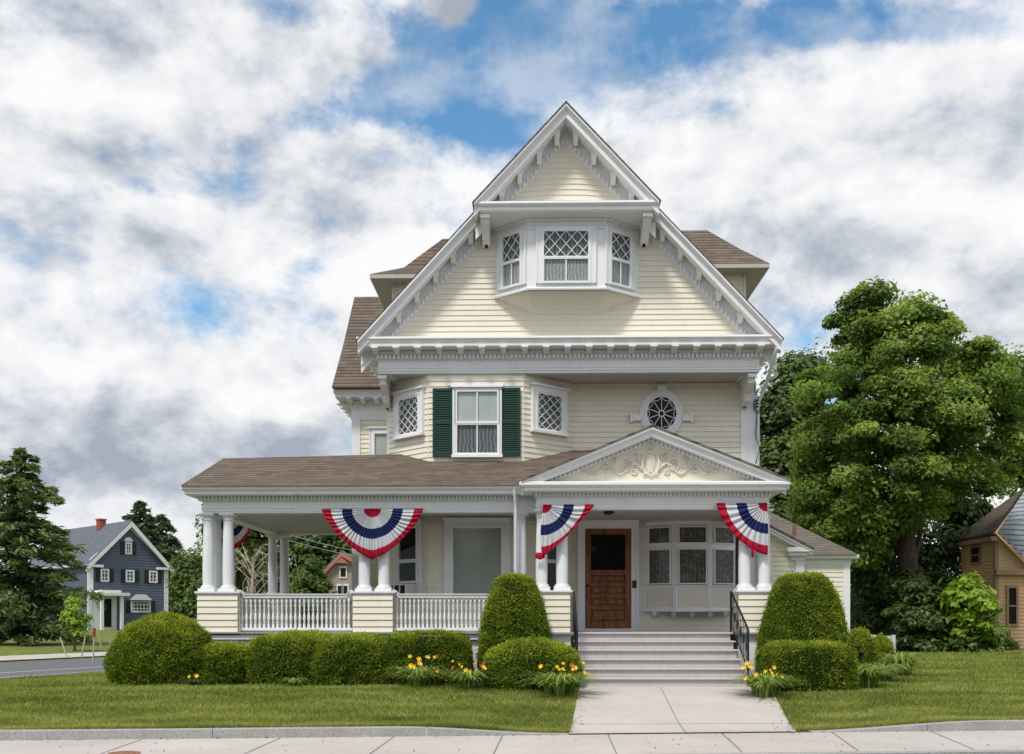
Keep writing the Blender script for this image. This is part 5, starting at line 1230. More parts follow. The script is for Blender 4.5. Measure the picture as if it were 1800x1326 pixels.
# clipped yew: closed outline swept round, covered with short sprays
def yew(label, x0, x1, top_py, base_py, Yf, depth, prof, density=7500, seed=1, nexp=2.4, group='clipped yew bushes along the porch', leafs=.019, name='clipped_hedge', lump=.05):
    """front base at Yf; prof [(t height, r factor)]"""
    g = np.random.default_rng(seed); pa, pb = P(x0, 1150, Yf+depth*.35), P(x1, 1150, Yf+depth*.35); cx, rx = (pa.x+pb.x)/2, (pb.x-pa.x)/2-.05; ry = depth/2; cyy = Yf+ry
    z0 = zt(cx, Yf)-.02; z1 = PZ(top_py, Yf+depth*.4, (x0+x1)/2); h = z1-z0-.03
    pt = np.array([p[0] for p in prof]); pr = np.array([p[1] for p in prof])
    # arc-length sampling of the profile
    ds = np.hypot(np.diff(pt)*h, np.diff(pr)*(rx+ry)/2); cs = np.concatenate([[0], np.cumsum(ds)]); area = cs[-1]*2*math.pi*(rx+ry)/2*.8
    n = int(area*density); u = g.random(n*2)*cs[-1]; t = np.interp(u, cs, pt); r = np.interp(u, cs, pr); keep = g.random(n*2) < np.maximum(r, .12); t, r = t[keep][:n], r[keep][:n]; n = len(t)
    th = g.random(n)*2*math.pi; th = np.where((np.sin(th) > .35) & (g.random(n) < .75), -th, th)
    c, s = np.cos(th), np.sin(th); q = 2/nexp; ux = np.sign(c)*np.abs(c)**q; uy = np.sign(s)*np.abs(s)**q
    ph = g.random(8)*6.28
    def lumps(X, Y_, Z): return .75*lump*(np.sin(X*3.1+ph[0]+1.5*np.sin(Z*4+ph[1]))*.5+np.sin(X*7+Z*6+ph[2])*.3+np.sin(Y_*6+Z*9+ph[3]+X*3)*.3+np.sin(X*17+ph[4])*np.sin(Z*15+ph[5])*.25)
    X = cx+ux*r*rx; Y_ = cyy+uy*r*ry; Z = z0+t*h
    eps = 1e-3; r2 = np.interp(np.interp(t, pt, cs)+eps*0+.02, cs, pr); t2 = np.interp(np.interp(t, pt, cs)+.02, cs, pt)
    dr = (np.interp(np.clip(u[keep][:n]+.03, 0, cs[-1]), cs, pr)-np.interp(np.clip(u[keep][:n]-.03, 0, cs[-1]), cs, pr)); dt = (np.interp(np.clip(u[keep][:n]+.03, 0, cs[-1]), cs, pt)-np.interp(np.clip(u[keep][:n]-.03, 0, cs[-1]), cs, pt))*h
    gx = np.sign(c)*np.abs(c)**(2-q)/rx; gy = np.sign(s)*np.abs(s)**(2-q)/ry; gl = np.hypot(gx, gy)+1e-9; gx /= gl; gy /= gl
    nz = -dr*(rx+ry)/2; Nn = np.stack([gx*dt, gy*dt, nz], 1); Nn /= np.linalg.norm(Nn, axis=1, keepdims=True)+1e-9
    L_ = lumps(X, Y_, Z); dpt = g.random(n)
    Cc = np.stack([X, Y_, Z], 1)+Nn*(L_-.05*dpt+.01+.018*g.normal(size=n)*(dpt < .2))[:, None]
    sh = g.random(n) < .02; Cc += Nn*(sh*(.015+.045*g.random(n)))[:, None]
    ax = Nn*.9+g.normal(size=(n, 3))*.55+np.array([0, 0, .25]); nr = np.cross(ax, g.normal(size=(n, 3)))
    nr = nr/np.linalg.norm(nr, axis=1, keepdims=True)+Nn*.55
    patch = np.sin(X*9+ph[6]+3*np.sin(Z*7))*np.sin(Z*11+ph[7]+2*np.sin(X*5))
    T = np.clip(.42-.5*(dpt-.4)+.14*g.normal(size=n)+.18*patch+.30*np.maximum(0, Nn[:, 2]), 0, 1)  # tint paints in the light: tops paler, deeper leaves darker
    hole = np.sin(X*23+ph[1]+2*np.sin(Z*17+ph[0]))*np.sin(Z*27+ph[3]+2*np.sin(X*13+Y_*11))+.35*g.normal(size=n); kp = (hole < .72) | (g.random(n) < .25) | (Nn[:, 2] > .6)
    Cc, ax, nr, T = Cc[kp], ax[kp], nr[kp], T[kp]; n = len(Cc)
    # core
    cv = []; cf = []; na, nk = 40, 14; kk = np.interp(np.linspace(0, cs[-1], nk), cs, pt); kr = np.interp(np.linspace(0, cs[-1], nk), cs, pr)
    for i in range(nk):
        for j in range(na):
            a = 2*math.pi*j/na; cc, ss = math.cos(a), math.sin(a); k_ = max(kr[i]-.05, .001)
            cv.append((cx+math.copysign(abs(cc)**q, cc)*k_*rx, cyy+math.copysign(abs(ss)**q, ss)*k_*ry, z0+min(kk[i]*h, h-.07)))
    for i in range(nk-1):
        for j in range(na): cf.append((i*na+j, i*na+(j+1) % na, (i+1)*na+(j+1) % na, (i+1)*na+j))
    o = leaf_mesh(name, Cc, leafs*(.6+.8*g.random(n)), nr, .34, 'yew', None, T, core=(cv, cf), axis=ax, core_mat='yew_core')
    tag(o, label, 'hedge', group); return o
DOME = [(0, .90), (.12, .97), (.35, 1.0), (.55, .93), (.72, .80), (.86, .60), (.95, .36), (1, .0)]
LOW = [(0, .92), (.15, .98), (.5, 1.0), (.7, .97), (.85, .88), (.94, .72), (1, .42), (1.005, 0)]
yew('large clipped yew dome at the left end of the hedge row', 181, 372, 1077, 1203, -2.1, 1.7, DOME, seed=2, nexp=2.2, lump=.05)
yew('small low clipped yew tucked between the big dome and the long hedge', 338, 446, 1128, 1203, -1.75, 1.2, LOW, seed=3, lump=.04)
yew('rounded clipped yew below the left porch balustrade', 424, 606, 1110, 1203, -1.85, 1.5, LOW, seed=4, lump=.05)
yew('clipped yew bulging forward below the middle porch pedestal', 530, 712, 1115, 1204, -2.0, 1.5, LOW, seed=5, lump=.06)
yew('square-ended clipped yew below the right part of the balustrade', 672, 832, 1110, 1203, -1.75, 1.4, [(0, .95), (.2, 1), (.75, 1.0), (.9, .95), (.98, .85), (1, .7), (1.003, 0)], seed=6, nexp=4, lump=.04)
CONE = [(0, .96), (.18, 1.0), (.40, .965), (.60, .87), (.78, .72), (.90, .58), (.97, .46), (1, .30), (1.003, 0)]
yew('tall bell-shaped yew left of the steps, hiding the porch corner', 834, 977, 1007, 1203, -1.55, 1.25, CONE, seed=7, nexp=2.3, lump=.03)
yew('low oval yew mound beside the left foot of the steps', 842, 1028, 1121, 1211, -2.75, 1.25, [(0, .90), (.2, .98), (.45, 1.0), (.65, .96), (.8, .84), (.92, .6), (.98, .35), (1, 0)], seed=8, nexp=2.6, lump=.03)
yew('tall flat-topped bell-shaped yew right of the steps in front of the annex', 1331, 1503, 1007, 1203, -1.6, 1.45, [(0, .96), (.2, 1.0), (.40, .96), (.62, .85), (.80, .72), (.91, .60), (.97, .50), (1, .38), (1.003, 0)], seed=9, nexp=2.3, lump=.03)
yew('low box-shaped clipped yew right of the steps, below the tall bell-shaped one', 1331, 1509, 1127, 1207, -2.6, 1.0, [(0, .95), (.2, 1), (.6, 1.0), (.8, .97), (.92, .88), (.98, .72), (1, .5), (1.003, 0)], seed=10, nexp=3.6, lump=.025)
yew('small rounded yew just behind the tall bell-shaped one on the right', 1488, 1546, 1102, 1180, .6, 1.2, DOME, seed=11, nexp=2.4, lump=.04)
yew('smallest rounded yew at the far right end of the planting bed', 1530, 1573, 1115, 1178, 1.6, 1.2, DOME, seed=12, nexp=2.4, lump=.04)

# ---- daylilies and other small plants
def lily(px, py, Y, label, w_=.40, h_=.52, n=190, fl=12, flowers=True, seed=1, kind='daylily', cat='flowering plant', group='orange daylilies along the bed', mat='lily_leaf', fcol='yellow_flower'):
    g = np.random.default_rng(seed); q = P(px, py, Y); x, z0 = q.x, zt(q.x, Y); root = empty(kind, (x, Y, z0), label, cat, group)
    vs = []; fs = []; T = []
    for i in range(n):
        a = g.random()*6.28; r = abs(g.normal())*w_*.35; bx, by = x+math.cos(a)*r*.6, Y+math.sin(a)*r*.5; L = h_*(.8+.6*g.random()); a2 = a+g.normal()*.5; out = w_*(.7+1.0*g.random()); b = len(vs); wd = .009+.006*g.random(); t_ = g.random(); sd = (-math.sin(a2)*wd, math.cos(a2)*wd)
        for k in range(6):
            s = k/5; X = bx+math.cos(a2)*out*s**1.4; Y_ = by+math.sin(a2)*out*s**1.4; Z = z0+L*(1.5*s-1.12*s*s); ww = 1-.85*s*s
            vs += [(X-sd[0]*ww, Y_-sd[1]*ww, Z), (X+sd[0]*ww, Y_+sd[1]*ww, Z)]; T += [t_, t_]
            if k: fs.append((b+2*k-2, b+2*k-1, b+2*k+1, b+2*k))
    off = Vector((x, Y, z0)); me = bpy.data.meshes.new('leaves'); me.from_pydata([Vector(v)-off for v in vs], [], fs); me.materials.append(MATS[mat])
    at = me.attributes.new('tint', 'FLOAT', 'POINT'); at.data.foreach_set('value', T); o = bpy.data.objects.new('leaves', me); COL.objects.link(o); o.parent = root
    if flowers:
        for i in range(fl):
            mb = MB(); a = g.random()*6.28; r = w_*(.2+.75*g.random()); fx, fy, fz = x+math.cos(a)*r, Y+math.sin(a)*r*.7-.05, z0+h_*(.5+.5*g.random())
            mb.tube([(x+math.cos(a)*r*.3, Y, z0), (x+math.cos(a)*r*.7, (Y+fy)/2, z0+(fz-z0)*.6), (fx, fy, fz)], .004, 5); mb.build('flower_stalk', 'lily_leaf', root)
            mb = MB(); d = Vector((math.cos(a)*.5, -.8, .4)).normalized(); e1_ = d.orthogonal().normalized(); e2_ = d.cross(e1_); c = Vector((fx, fy, fz)); s_ = .025*(.5+.9*g.random())
            for k in range(6):
                t = k*math.pi/3; u_ = e1_*math.cos(t)+e2_*math.sin(t); v_ = d.cross(u_)
                mb.add([c, c+u_*s_*.7+v_*s_*.38+d*s_*.8, c+u_*s_*1.55+d*s_*.75, c+u_*s_*.7-v_*s_*.38+d*s_*.8], [(0, 1, 2, 3)], True)
            mb.lathe(tuple(c), [(.004, 0), (.008, .01), (.004, .02)], 6); mb.build('flower', fcol if g.random() < .93 else 'red_flower', root)
    return root
lily(733, 1200, -2.25, 'daylily clump with orange blooms in front of the middle of the hedge', seed=2, fl=13)
lily(826, 1203, -2.45, 'daylily clump with orange blooms beside the left edge of the oval yew mound', seed=3, fl=11, w_=.33, h_=.46)
lily(984, 1221, -3.05, 'daylily clump with orange blooms at the left foot of the steps by the walkway', seed=4, fl=17, w_=.46, n=260)
lily(1343, 1216, -2.95, 'daylily clump with yellow-orange blooms at the right foot of the steps', seed=5, fl=18, w_=.42, n=260)
lily(340, 1196, -2.25, 'small dark daylily with few blooms beside the large yew dome', seed=6, fl=2, w_=.18, h_=.2, n=60, mat='leaf_dark')
lily(516, 1203, -2.3, 'small pale green plant without flowers at the foot of the hedge', seed=7, flowers=False, w_=.18, h_=.24, n=80, kind='perennial', cat='plant', group=None)
G2 = 'grassy clumps at the right end of the bed'
lily(1528, 1201, -1.9, 'grassy clump beside the low box-shaped yew, nearest of the green clumps', seed=8, flowers=False, w_=.34, h_=.55, n=170, kind='perennial', cat='plant', group=G2)
lily(1550, 1184, -.7, 'arching pale grassy clump in the middle of the three on the right', seed=9, flowers=False, w_=.46, h_=.50, n=240, kind='perennial', cat='plant', group=G2)
lily(1582, 1172, .9, 'tallest grassy clump at the far right end of the planting bed', seed=10, flowers=False, w_=.5, h_=.70, n=240, kind='perennial', cat='plant', group=G2)
q = P(1514, 1165, -1.2); mb = MB(); zg_ = zt(q.x, -1.2); root = empty('garden_lantern', (q.x, -1.2, zg_), 'small dark garden lantern on a stake beside the low box-shaped yew', 'lantern')
mb.tube([(q.x, -1.2, zg_), (q.x, -1.2, zg_+.42)], .008, 8); mb.build('stake', 'iron', root)
mb = MB(); mb.lathe((q.x, -1.2, zg_+.42), [(.03, 0), (.045, .01), (.04, .02), (.04, .10), (.06, .11), (.02, .15), (.005, .17)], 12); mb.build('lantern_head', 'iron', root)

# ------------------------------------------------------------------ trees
tree('maple_tree', 'tall broad maple with a thick dark trunk, largest tree, right of the house', [(512, 1505, 1560), (535, 1465, 1630), (575, 1445, 1690), (610, 1445, 1735), (640, 1425, 1770), (700, 1380, 1815), (760, 1368, 1815), (820, 1366, 1810), (870, 1368, 1770), (905, 1370, 1650), (940, 1380, 1575), (985, 1405, 1560)],
     17.5, .8, 560, 370, .70, .078, 'leaf_maple', 1596, .46, seed=21, limbs=14, th=9.5, flat=.62, inner=.12, jit=2.0)
tree('broadleaf_tree', 'dark broad tree between the house corner and the big maple', [(650, 1370, 1450), (680, 1330, 1470), (720, 1310, 1480), (820, 1300, 1490), (900, 1300, 1490), (960, 1330, 1490)],
     24, .8, 100, 560, 1.2, .125, 'leaf_mid', 1400, .35, seed=22, th=8)
tree('broadleaf_tree', 'dark tree at the right edge of the photo behind the tan house', [(650, 1760, 1830), (690, 1725, 1900), (760, 1700, 1930), (830, 1700, 1930), (860, 1740, 1930)],
     27, .8, 60, 460, 1.3, .125, 'leaf_maple', 1815, .35, seed=23, th=8)
GB = 'undergrowth in the shade of the maple'
def shrub(label, rows, Y, n_cl, per, cr, leaf, mat, tp, seed, group=GB, kind='shrub', depth=.7): return tree(kind, label, rows, Y, depth, n_cl, per, cr, leaf, mat, tp, .06, cat='shrub', group=group, seed=seed, limbs=6, inner=.1)
shrub('dark shrub directly behind the annex corner', [(975, 1500, 1560), (1010, 1480, 1600), (1060, 1470, 1610), (1110, 1475, 1610), (1135, 1480, 1600)], 19, 40, 300, .8, .09, 'leaf_dark', 1540, 31)
shrub('broad dark shrub under the maple trunk', [(1010, 1570, 1660), (1040, 1545, 1700), (1080, 1540, 1710), (1120, 1550, 1715), (1142, 1560, 1710)], 17, 46, 340, .6, .08, 'leaf_mid', 1620, 32)
shrub('bright lime-green large-leaved shrub in front of the tan house', [(1022, 1685, 1715), (1045, 1660, 1750), (1070, 1650, 1770), (1100, 1670, 1775), (1120, 1690, 1770)], 15.6, 34, 110, .5, .12, 'leaf_bright', 1715, 33, group=None)
shrub('low dark shrub below the lime-green one', [(1090, 1660, 1760), (1110, 1640, 1780), (1145, 1640, 1785)], 16.2, 30, 200, .45, .08, 'leaf_green', 1715, 34)
shrub('tall dark thicket behind the maple trunk', [(860, 1490, 1790), (900, 1470, 1770), (940, 1450, 1740), (1000, 1450, 1720), (1060, 1460, 1720), (1130, 1470, 1710)], 25, 70, 400, 1.3, .13, 'leaf_dark', 1590, 35)
conifer('spruce_tree', 'large dark shaggy conifer at the left edge of the photo', 38, 24, 786, 158, 'needle', per=190, whorls=22, seed=41, low=.05, irregular=.65, nl=.17, droop=.22, pw=.55)
conifer('spruce_tree', 'pointed spruce rising behind the gable of the dark blue house', 246, 62, 878, 120, 'needle_blue', per=110, whorls=24, seed=42, nl=.30, irregular=.3, group='spruces behind the blue house')
conifer('spruce_tree', 'shorter spruce to the right of the pointed one behind the blue house', 286, 66, 900, 110, 'needle_blue', per=100, whorls=22, seed=43, nl=.30, irregular=.3, group='spruces behind the blue house')
GT_ = 'trees seen past the left side of the porch'
tree('broadleaf_tree', 'rounded green tree between the blue house and the porch', [(948, 326, 342), (965, 315, 355), (1000, 310, 362), (1040, 308, 362), (1070, 310, 360)], 50, .8, 50, 300, 1.0, .15, 'leaf_green', 335, .2, seed=51, group=GT_, th=4)
tree('broadleaf_tree', 'tall tree seen between the corner columns and the back porch column', [(850, 350, 450), (900, 340, 500), (960, 340, 510), (1040, 345, 505)], 38, .7, 64, 300, 1.0, .13, 'leaf_mid', 420, .2, seed=52, group=GT_, th=5)
tree('broadleaf_tree', 'dark tree mass filling the porch opening behind the utility pole', [(850, 480, 700), (900, 470, 720), (960, 470, 720), (1030, 480, 700), (1060, 480, 700)], 66, .5, 140, 300, 1.6, .22, 'leaf_mid', 600, .3, seed=53, group=GT_, th=5)
tree('broadleaf_tree', 'small bright green tree to the right of the utility pole', [(985, 535, 560), (1010, 510, 585), (1040, 500, 590), (1065, 505, 588)], 30, .7, 30, 220, .6, .09, 'leaf_green', 546, .1, seed=54, group=GT_, th=2.5)
tree('young_tree', 'small lime-green young tree in front of the blue house', [(1056, 118, 140), (1075, 104, 156), (1100, 100, 165), (1115, 112, 150)], 19, .8, 26, 110, .28, .06, 'leaf_bright', 131, .06, seed=55, th=1.1)
# pale bare-branched tree
x, Y = PX(438, 27), 27; root = empty('bare_tree', (x, Y, zt(x, Y)), 'pale bare-branched tree seen between the porch columns', 'tree'); mb = MB(); rb = random.Random(5); z0 = zt(x, Y)
mb.tube([(x, Y, z0), (x+.1, Y, z0+2), (x+.2, Y, z0+4.2)], [.13, .1, .04], 8); mb.build('trunk', 'stake_wood', root); mb = MB()
for k in range(60):
    zb_ = z0+rb.uniform(.8, 4); a = rb.random()*6.28; L = rb.uniform(.8, 2.1); dx = math.cos(a)
    mb.tube([(x+.1, Y, zb_), (x+dx*L*.5, Y+math.sin(a)*L*.5, zb_+L*.5), (x+dx*L, Y+math.sin(a)*L, zb_+L*.35), (x+dx*L*1.15, Y+math.sin(a)*L, zb_-L*.35)], [.018, .013, .008, .004], 5)
mb.build('branches', 'stake_wood', root)
for (px_, Y, r0, lb_) in ((180, 55, (1098, 160, 205), 'dark clipped shrub by the door of the blue house'), (312, 60, (1082, 290, 330), 'dark shrub at the right corner of the blue house')):
    shrub(lb_, [(r0[0], r0[1]+8, r0[2]-8), (r0[0]+6, r0[1], r0[2]), (r0[0]+20, r0[1], r0[2])], Y, 22, 110, .45, .13, 'leaf_dark', (r0[1]+r0[2])/2, 60+px_, group='shrubs around the blue house')
# distant wood that closes the horizon
g = np.random.default_rng(77); n = 60000; ang = g.uniform(-.85, .85, n); dd = g.uniform(105, 150, n); X = np.sin(ang)*dd; Yv = CY+np.cos(ang)*dd
top = 5.2+2.2*np.sin(ang*17)+1.5*np.sin(ang*43+1)+.9*np.sin(ang*91+2); Zz = g.random(n)**.7*top+.1
leaf_mesh_o = leaf_mesh('distant_wood', np.stack([X, Yv, Zz], 1), .55*(.6+.8*g.random(n)), g.normal(size=(n, 3))+np.array([0, -.4, .9]), .7, 'leaf_dark', None, np.clip(.4+.3*np.sin(ang*60)+.2*g.normal(size=n), 0, 1))
n = 34000; X = g.uniform(-75, 75, n); Yv = -48-g.uniform(0, 9, n)-.002*X*X; top = 9.5+2.0*np.sin(X*.23)+1.4*np.sin(X*.61+1)+.8*np.sin(X*1.7)  # unseen trees added to cut the low sky light reaching the porch
far2 = leaf_mesh('sky_block_trees', np.stack([X, Yv, g.random(n)**.8*top-.3], 1), .50*(.6+.8*g.random(n)), g.normal(size=(n, 3))+np.array([0, .4, .9]), .7, 'leaf_mid', None, np.clip(.4+.2*g.normal(size=n), 0, 1))
far2['kind'] = 'stuff'; tag(far2, 'unseen leafy wood added across the street behind the camera to block low sky light', 'woods')
leaf_mesh_o['kind'] = 'stuff'; tag(leaf_mesh_o, 'far wood of dark green trees along the horizon', 'woods')

# ------------------------------------------------------------------ neighbours
def fpt(px, py, D): return P(px, py, D+CY)
# dark blue house
Apt = fpt(156, 1100, 70); Bpt = fpt(294, 1100, 74.5); BA, BB = (Apt.x, Apt.y), (Bpt.x, Bpt.y); L = dist(BA, BB); M = facing(BA, BB)
zb0 = .35; ez = W(BA, BB, 156, 990)[1]; pkx, pkz = W(BA, BB, 227, 919); bh = empty('blue_house', (BA[0], BA[1], zb0), 'dark slate-blue gabled house with white trim and a brick chimney, left across the side street', 'house')
mb = newmb(M); siding(mb, [(0, zb0), (L, zb0), (L, ez), (pkx, pkz-.1), (0, ez)], .2, .04); mb.add([(0, 0, zb0), (0, 11, zb0), (0, 11, ez), (0, 0, ez), (L, 0, zb0), (L, 11, zb0), (L, 11, ez), (L, 0, ez), (pkx, 11, pkz)], [(0, 3, 2, 1), (4, 5, 6, 7), (1, 2, 8, 6, 5)]); mb.build('wall', 'blue_siding', bh)
mb = newmb(M); ov = .3; sL = (pkz-ez)/pkx; sR = (pkz-ez)/(L-pkx)
mb.prism([(-ov, ez-ov*sL+.05), (pkx, pkz+.05), (pkx, pkz+.15), (-ov, ez-ov*sL+.15)], -.42, 11.3); mb.prism([(L+ov, ez-ov*sR+.05), (pkx, pkz+.05), (pkx, pkz+.15), (L+ov, ez-ov*sR+.15)], -.42, 11.3); rf = mb.build('roof', 'shingle_grey', bh)
mb = newmb(M); mb.box(pkx-.5, pkx-.02, 3.6, 4.2, pkz-.3, pkz+.42); mb.box(pkx-.55, pkx+.03, 3.55, 4.25, pkz+.42, pkz+.52); mb.build('chimney', 'brick', rf)
mb = newmb(M); mb.prism([(-ov-.03, ez-ov*sL-.3), (pkx, pkz-.32), (pkx, pkz+.06), (-ov-.03, ez-ov*sL+.06)], -.44, -.28); mb.prism([(L+ov+.03, ez-ov*sR-.3), (pkx, pkz-.32), (pkx, pkz+.06), (L+ov+.03, ez-ov*sR+.06)], -.44, -.28); mb.build('gable_trim', 'far_white', bh)
mb = newmb(M); mb.prism([(.05, ez+.05), (pkx, pkz-.42), (pkx, pkz-.2), (.05, ez+.28)], -.1, -.0); mb.prism([(L-.05, ez+.05), (pkx, pkz-.42), (pkx, pkz-.2), (L-.05, ez+.28)], -.1, -.0)
mb.box(-.3, .9, -.4, 0, ez-.28, ez-.1); mb.box(L-.9, L+.3, -.4, 0, ez-.28, ez-.1); mb.box(-.3, -.02, 0, 11.2, ez-.25, ez-.08); mb.box(-.06, .3, -.06, .1, zb0, ez-.28); mb.box(L-.28, L+.06, -.06, .1, zb0, ez-.28); mb.build('corner_trim', 'far_white', bh)
def fwin(x0, x1, y0, y1, nx=2, ny=3, sh=8, arch=False, shutters=True):
    u0, z1 = W(BA, BB, x0, y0); u1, z0 = W(BA, BB, x1, y1); mb = newmb(M); f = .12
    mb.box(u0, u0+f, -.1, 0, z0, z1); mb.box(u1-f, u1, -.1, 0, z0, z1); mb.box(u0, u1, -.101, 0, z1-f, z1); mb.box(u0, u1, -.101, 0, z0, z0+f)
    for i in range(1, nx): x = u0+(u1-u0)*i/nx; mb.box(x-.03, x+.03, -.07, -.03, z0, z1)
    for i in range(1, ny): z = z0+(z1-z0)*i/ny; mb.box(u0, u1, -.068, -.03, z-.03, z+.03)
    if arch:
        c = (u0+u1)/2; r = (u1-u0)/2+.05; mb.prism([(c+r*math.cos(t*math.pi/12), z1+.05+r*math.sin(t*math.pi/12)) for t in range(13)], -.1, 0)
    wn = mb.build('window', 'far_white', bh); mb = newmb(M); mb.box(u0+.05, u1-.05, -.028, -.022, z0+.05, z1-.05); mb.build('pane', 'dark_gap', wn)
    if shutters:
        for a, b in ((u0-.33, u0-.02), (u1+.02, u1+.33)): mb = newmb(M); mb.box(a, b, -.09, -.02, z0-.03, z1+.03); mb.build('shutter', 'black_paint', bh)
fwin(176, 191, 1000, 1023); fwin(220, 235.5, 1002, 1024); fwin(261, 276, 1003.5, 1025); fwin(219, 231, 953, 975, 2, 3, arch=True); fwin(229, 264, 1056, 1077, 6, 3)
u0, z1 = W(BA, BB, 227, 1055); u1, _ = W(BA, BB, 267, 1055); mb = newmb(M); c = (u0+u1)/2; rr_ = (u1-u0)/2; _, zt1 = W(BA, BB, 247, 1045)
mb.add([(u0, 0, z1), (u0+.2, -.5, z1), (u1-.2, -.5, z1), (u1, 0, z1), (c-.35, -.12, zt1), (c+.35, -.12, zt1), (c+.35, 0, zt1), (c-.35, 0, zt1)], [(0, 1, 4, 7), (1, 2, 5, 4), (2, 3, 6, 5), (4, 5, 6, 7)]); mb.build('bay_roof', 'copper_roof', bh)
u0, z1 = W(BA, BB, 160, 1045); u1, _ = W(BA, BB, 216, 1045); mb = newmb(M); mb.box(u0-.1, u1-.15, -1.4, 0, z1-.1, z1+.12); mb.box(u0+.2, u1-.7, -1.2, 0, z1+.12, z1+.3)
for a in (u0+.15, u1-.75): mb.box(a, a+.2, -1.25, -1.05, zb0, z1-.1)
mb.box(u0+.1, u1-.5, -.06, 0, zb0, z1-.1); en = mb.build('entry_porch', 'far_white', bh); mb = newmb(M); mb.box(u0+.75, u0+1.45, -.1, -.06, zb0+.3, z1-.3); mb.build('door', 'dark_gap', en)
u0, z0 = W(BA, BB, 180, 1068); mb = newmb(M); mb.tube([(u0+.2*math.cos(t*math.pi/8), -.14, z0+.2*math.sin(t*math.pi/8)) for t in range(17)], .06, 6)
tag(mb.build('wreath', 'leaf_bright'), 'yellow-green wreath hanging on the door of the blue house', 'wreath')
# low white outbuilding
q0 = fpt(296, 1046, 82); q1 = fpt(372, 1092, 82); wb = empty('white_outbuilding', (q0.x, q0.y, q1.z), 'low white building with a grey roof between the blue house and the porch', 'building')
mb = MB(); mb.box(q0.x+.6, q1.x, q0.y, q0.y+6, q1.z-.5, q0.z-.5); mb.box(q0.x-.3, q0.x+2.6, q0.y-1.5, q0.y, q0.z-.45, q0.z-.2); mb.box(q0.x+2.2, q0.x+2.4, q0.y-1.4, q0.y-1.2, q1.z-.5, q0.z-.45); mb.box(q0.x-.1, q0.x+.1, q0.y-1.4, q0.y-1.2, q1.z-.5, q0.z-.45); mb.build('wall', 'far_white', wb)
mb = MB(); mb.prism([(q0.x+.3, q0.z-.5), (q1.x+.4, q0.z-.5), (q1.x-1, q0.z+.7), (q0.x+1.6, q0.z+.7)], q0.y-.3, q0.y+6.3); mb.build('roof', 'shingle_grey', wb)
for k in range(3): mb = MB(); x = q0.x+1.0+k*.8; mb.box(x, x+.35, q0.y-.03, q0.y, q1.z+.6, q0.z-.8); mb.build('window', 'dark_gap', wb)
# tan house with red-trimmed gable, seen through the porch
D = 62; q0 = fpt(571, 1000, D); q1 = fpt(624, 1000, D); pk = fpt(602, 975, D); th = empty('tan_house', (q0.x, q0.y, 0), 'tan gabled house with red bargeboards seen through the porch opening', 'house'); Yt = q0.y
xl_, xr_ = q0.x, q1.x+1.6; zel = fpt(571, 1006, D).z
mb = MB(); mb.prism([(xl_, -.2), (xr_, -.2), (xr_, zel), (pk.x, pk.z), (xl_, zel)], Yt, Yt+8); mb.build('wall', 'tan_wall', th)
mb = MB(); mb.prism([(xl_-.3, zel-.25), (pk.x, pk.z+.05), (pk.x, pk.z+.2), (xl_-.3, zel-.1)], Yt-.3, Yt+8.2); mb.prism([(xr_+.3, zel-.25), (pk.x, pk.z+.05), (pk.x, pk.z+.2), (xr_+.3, zel-.1)], Yt-.3, Yt+8.2); mb.build('roof', 'shingle_grey', th)
mb = MB(); mb.prism([(xl_-.32, zel-.5), (pk.x, pk.z-.15), (pk.x, pk.z+.12), (xl_-.32, zel-.22)], Yt-.36, Yt-.28); mb.prism([(xr_+.3, zel-.5), (pk.x, pk.z-.15), (pk.x, pk.z+.12), (xr_+.3, zel-.22)], Yt-.36, Yt-.28); mb.prism([(pk.x-.5, pk.z-.62), (pk.x-.3, pk.z-.55), (pk.x+.3, pk.z-.55), (pk.x+.5, pk.z-.62), (pk.x, pk.z-.2)], Yt-.34, Yt-.28); mb.build('bargeboard', 'red_trim', th)
for (x0, x1, y0, y1) in ((599, 608, 999, 1014), (594, 601, 1030, 1052), (604, 611, 1030, 1052)):
    a = fpt(x0, y0, D); b = fpt(x1, y1, D); mb = MB(); mb.box(a.x-.08, b.x+.08, Yt-.06, Yt, b.z-.1, a.z+.12); wn = mb.build('window', 'far_white', th); mb = MB(); mb.box(a.x, b.x, Yt-.075, Yt-.06, b.z, a.z); mb.build('pane', 'dark_gap', wn)
# utility pole with wires
Yu = 23; q = P(497, 1000, Yu); up = empty('utility_pole', (q.x, Yu, zt(q.x, Yu)), 'pale brown wooden utility pole behind the back porch column', 'utility pole'); mb = MB(); mb.tube([(q.x, Yu, zt(q.x, Yu)-.1), (q.x, Yu, 7.5)], [.13, .10], 10); mb.build('pole', 'pole_wood', up)
mb = MB()
for dz in (0, .25):
    a = P(498, 948, Yu); a.z += dz; b = P(760, 985, 40); b.z += dz; mb.tube([a.lerp(b, t/10)-Vector((0, 0, .35*math.sin(math.pi*t/10))) for t in range(11)], .012, 5)
mb.build('wire', 'grey_white', up)
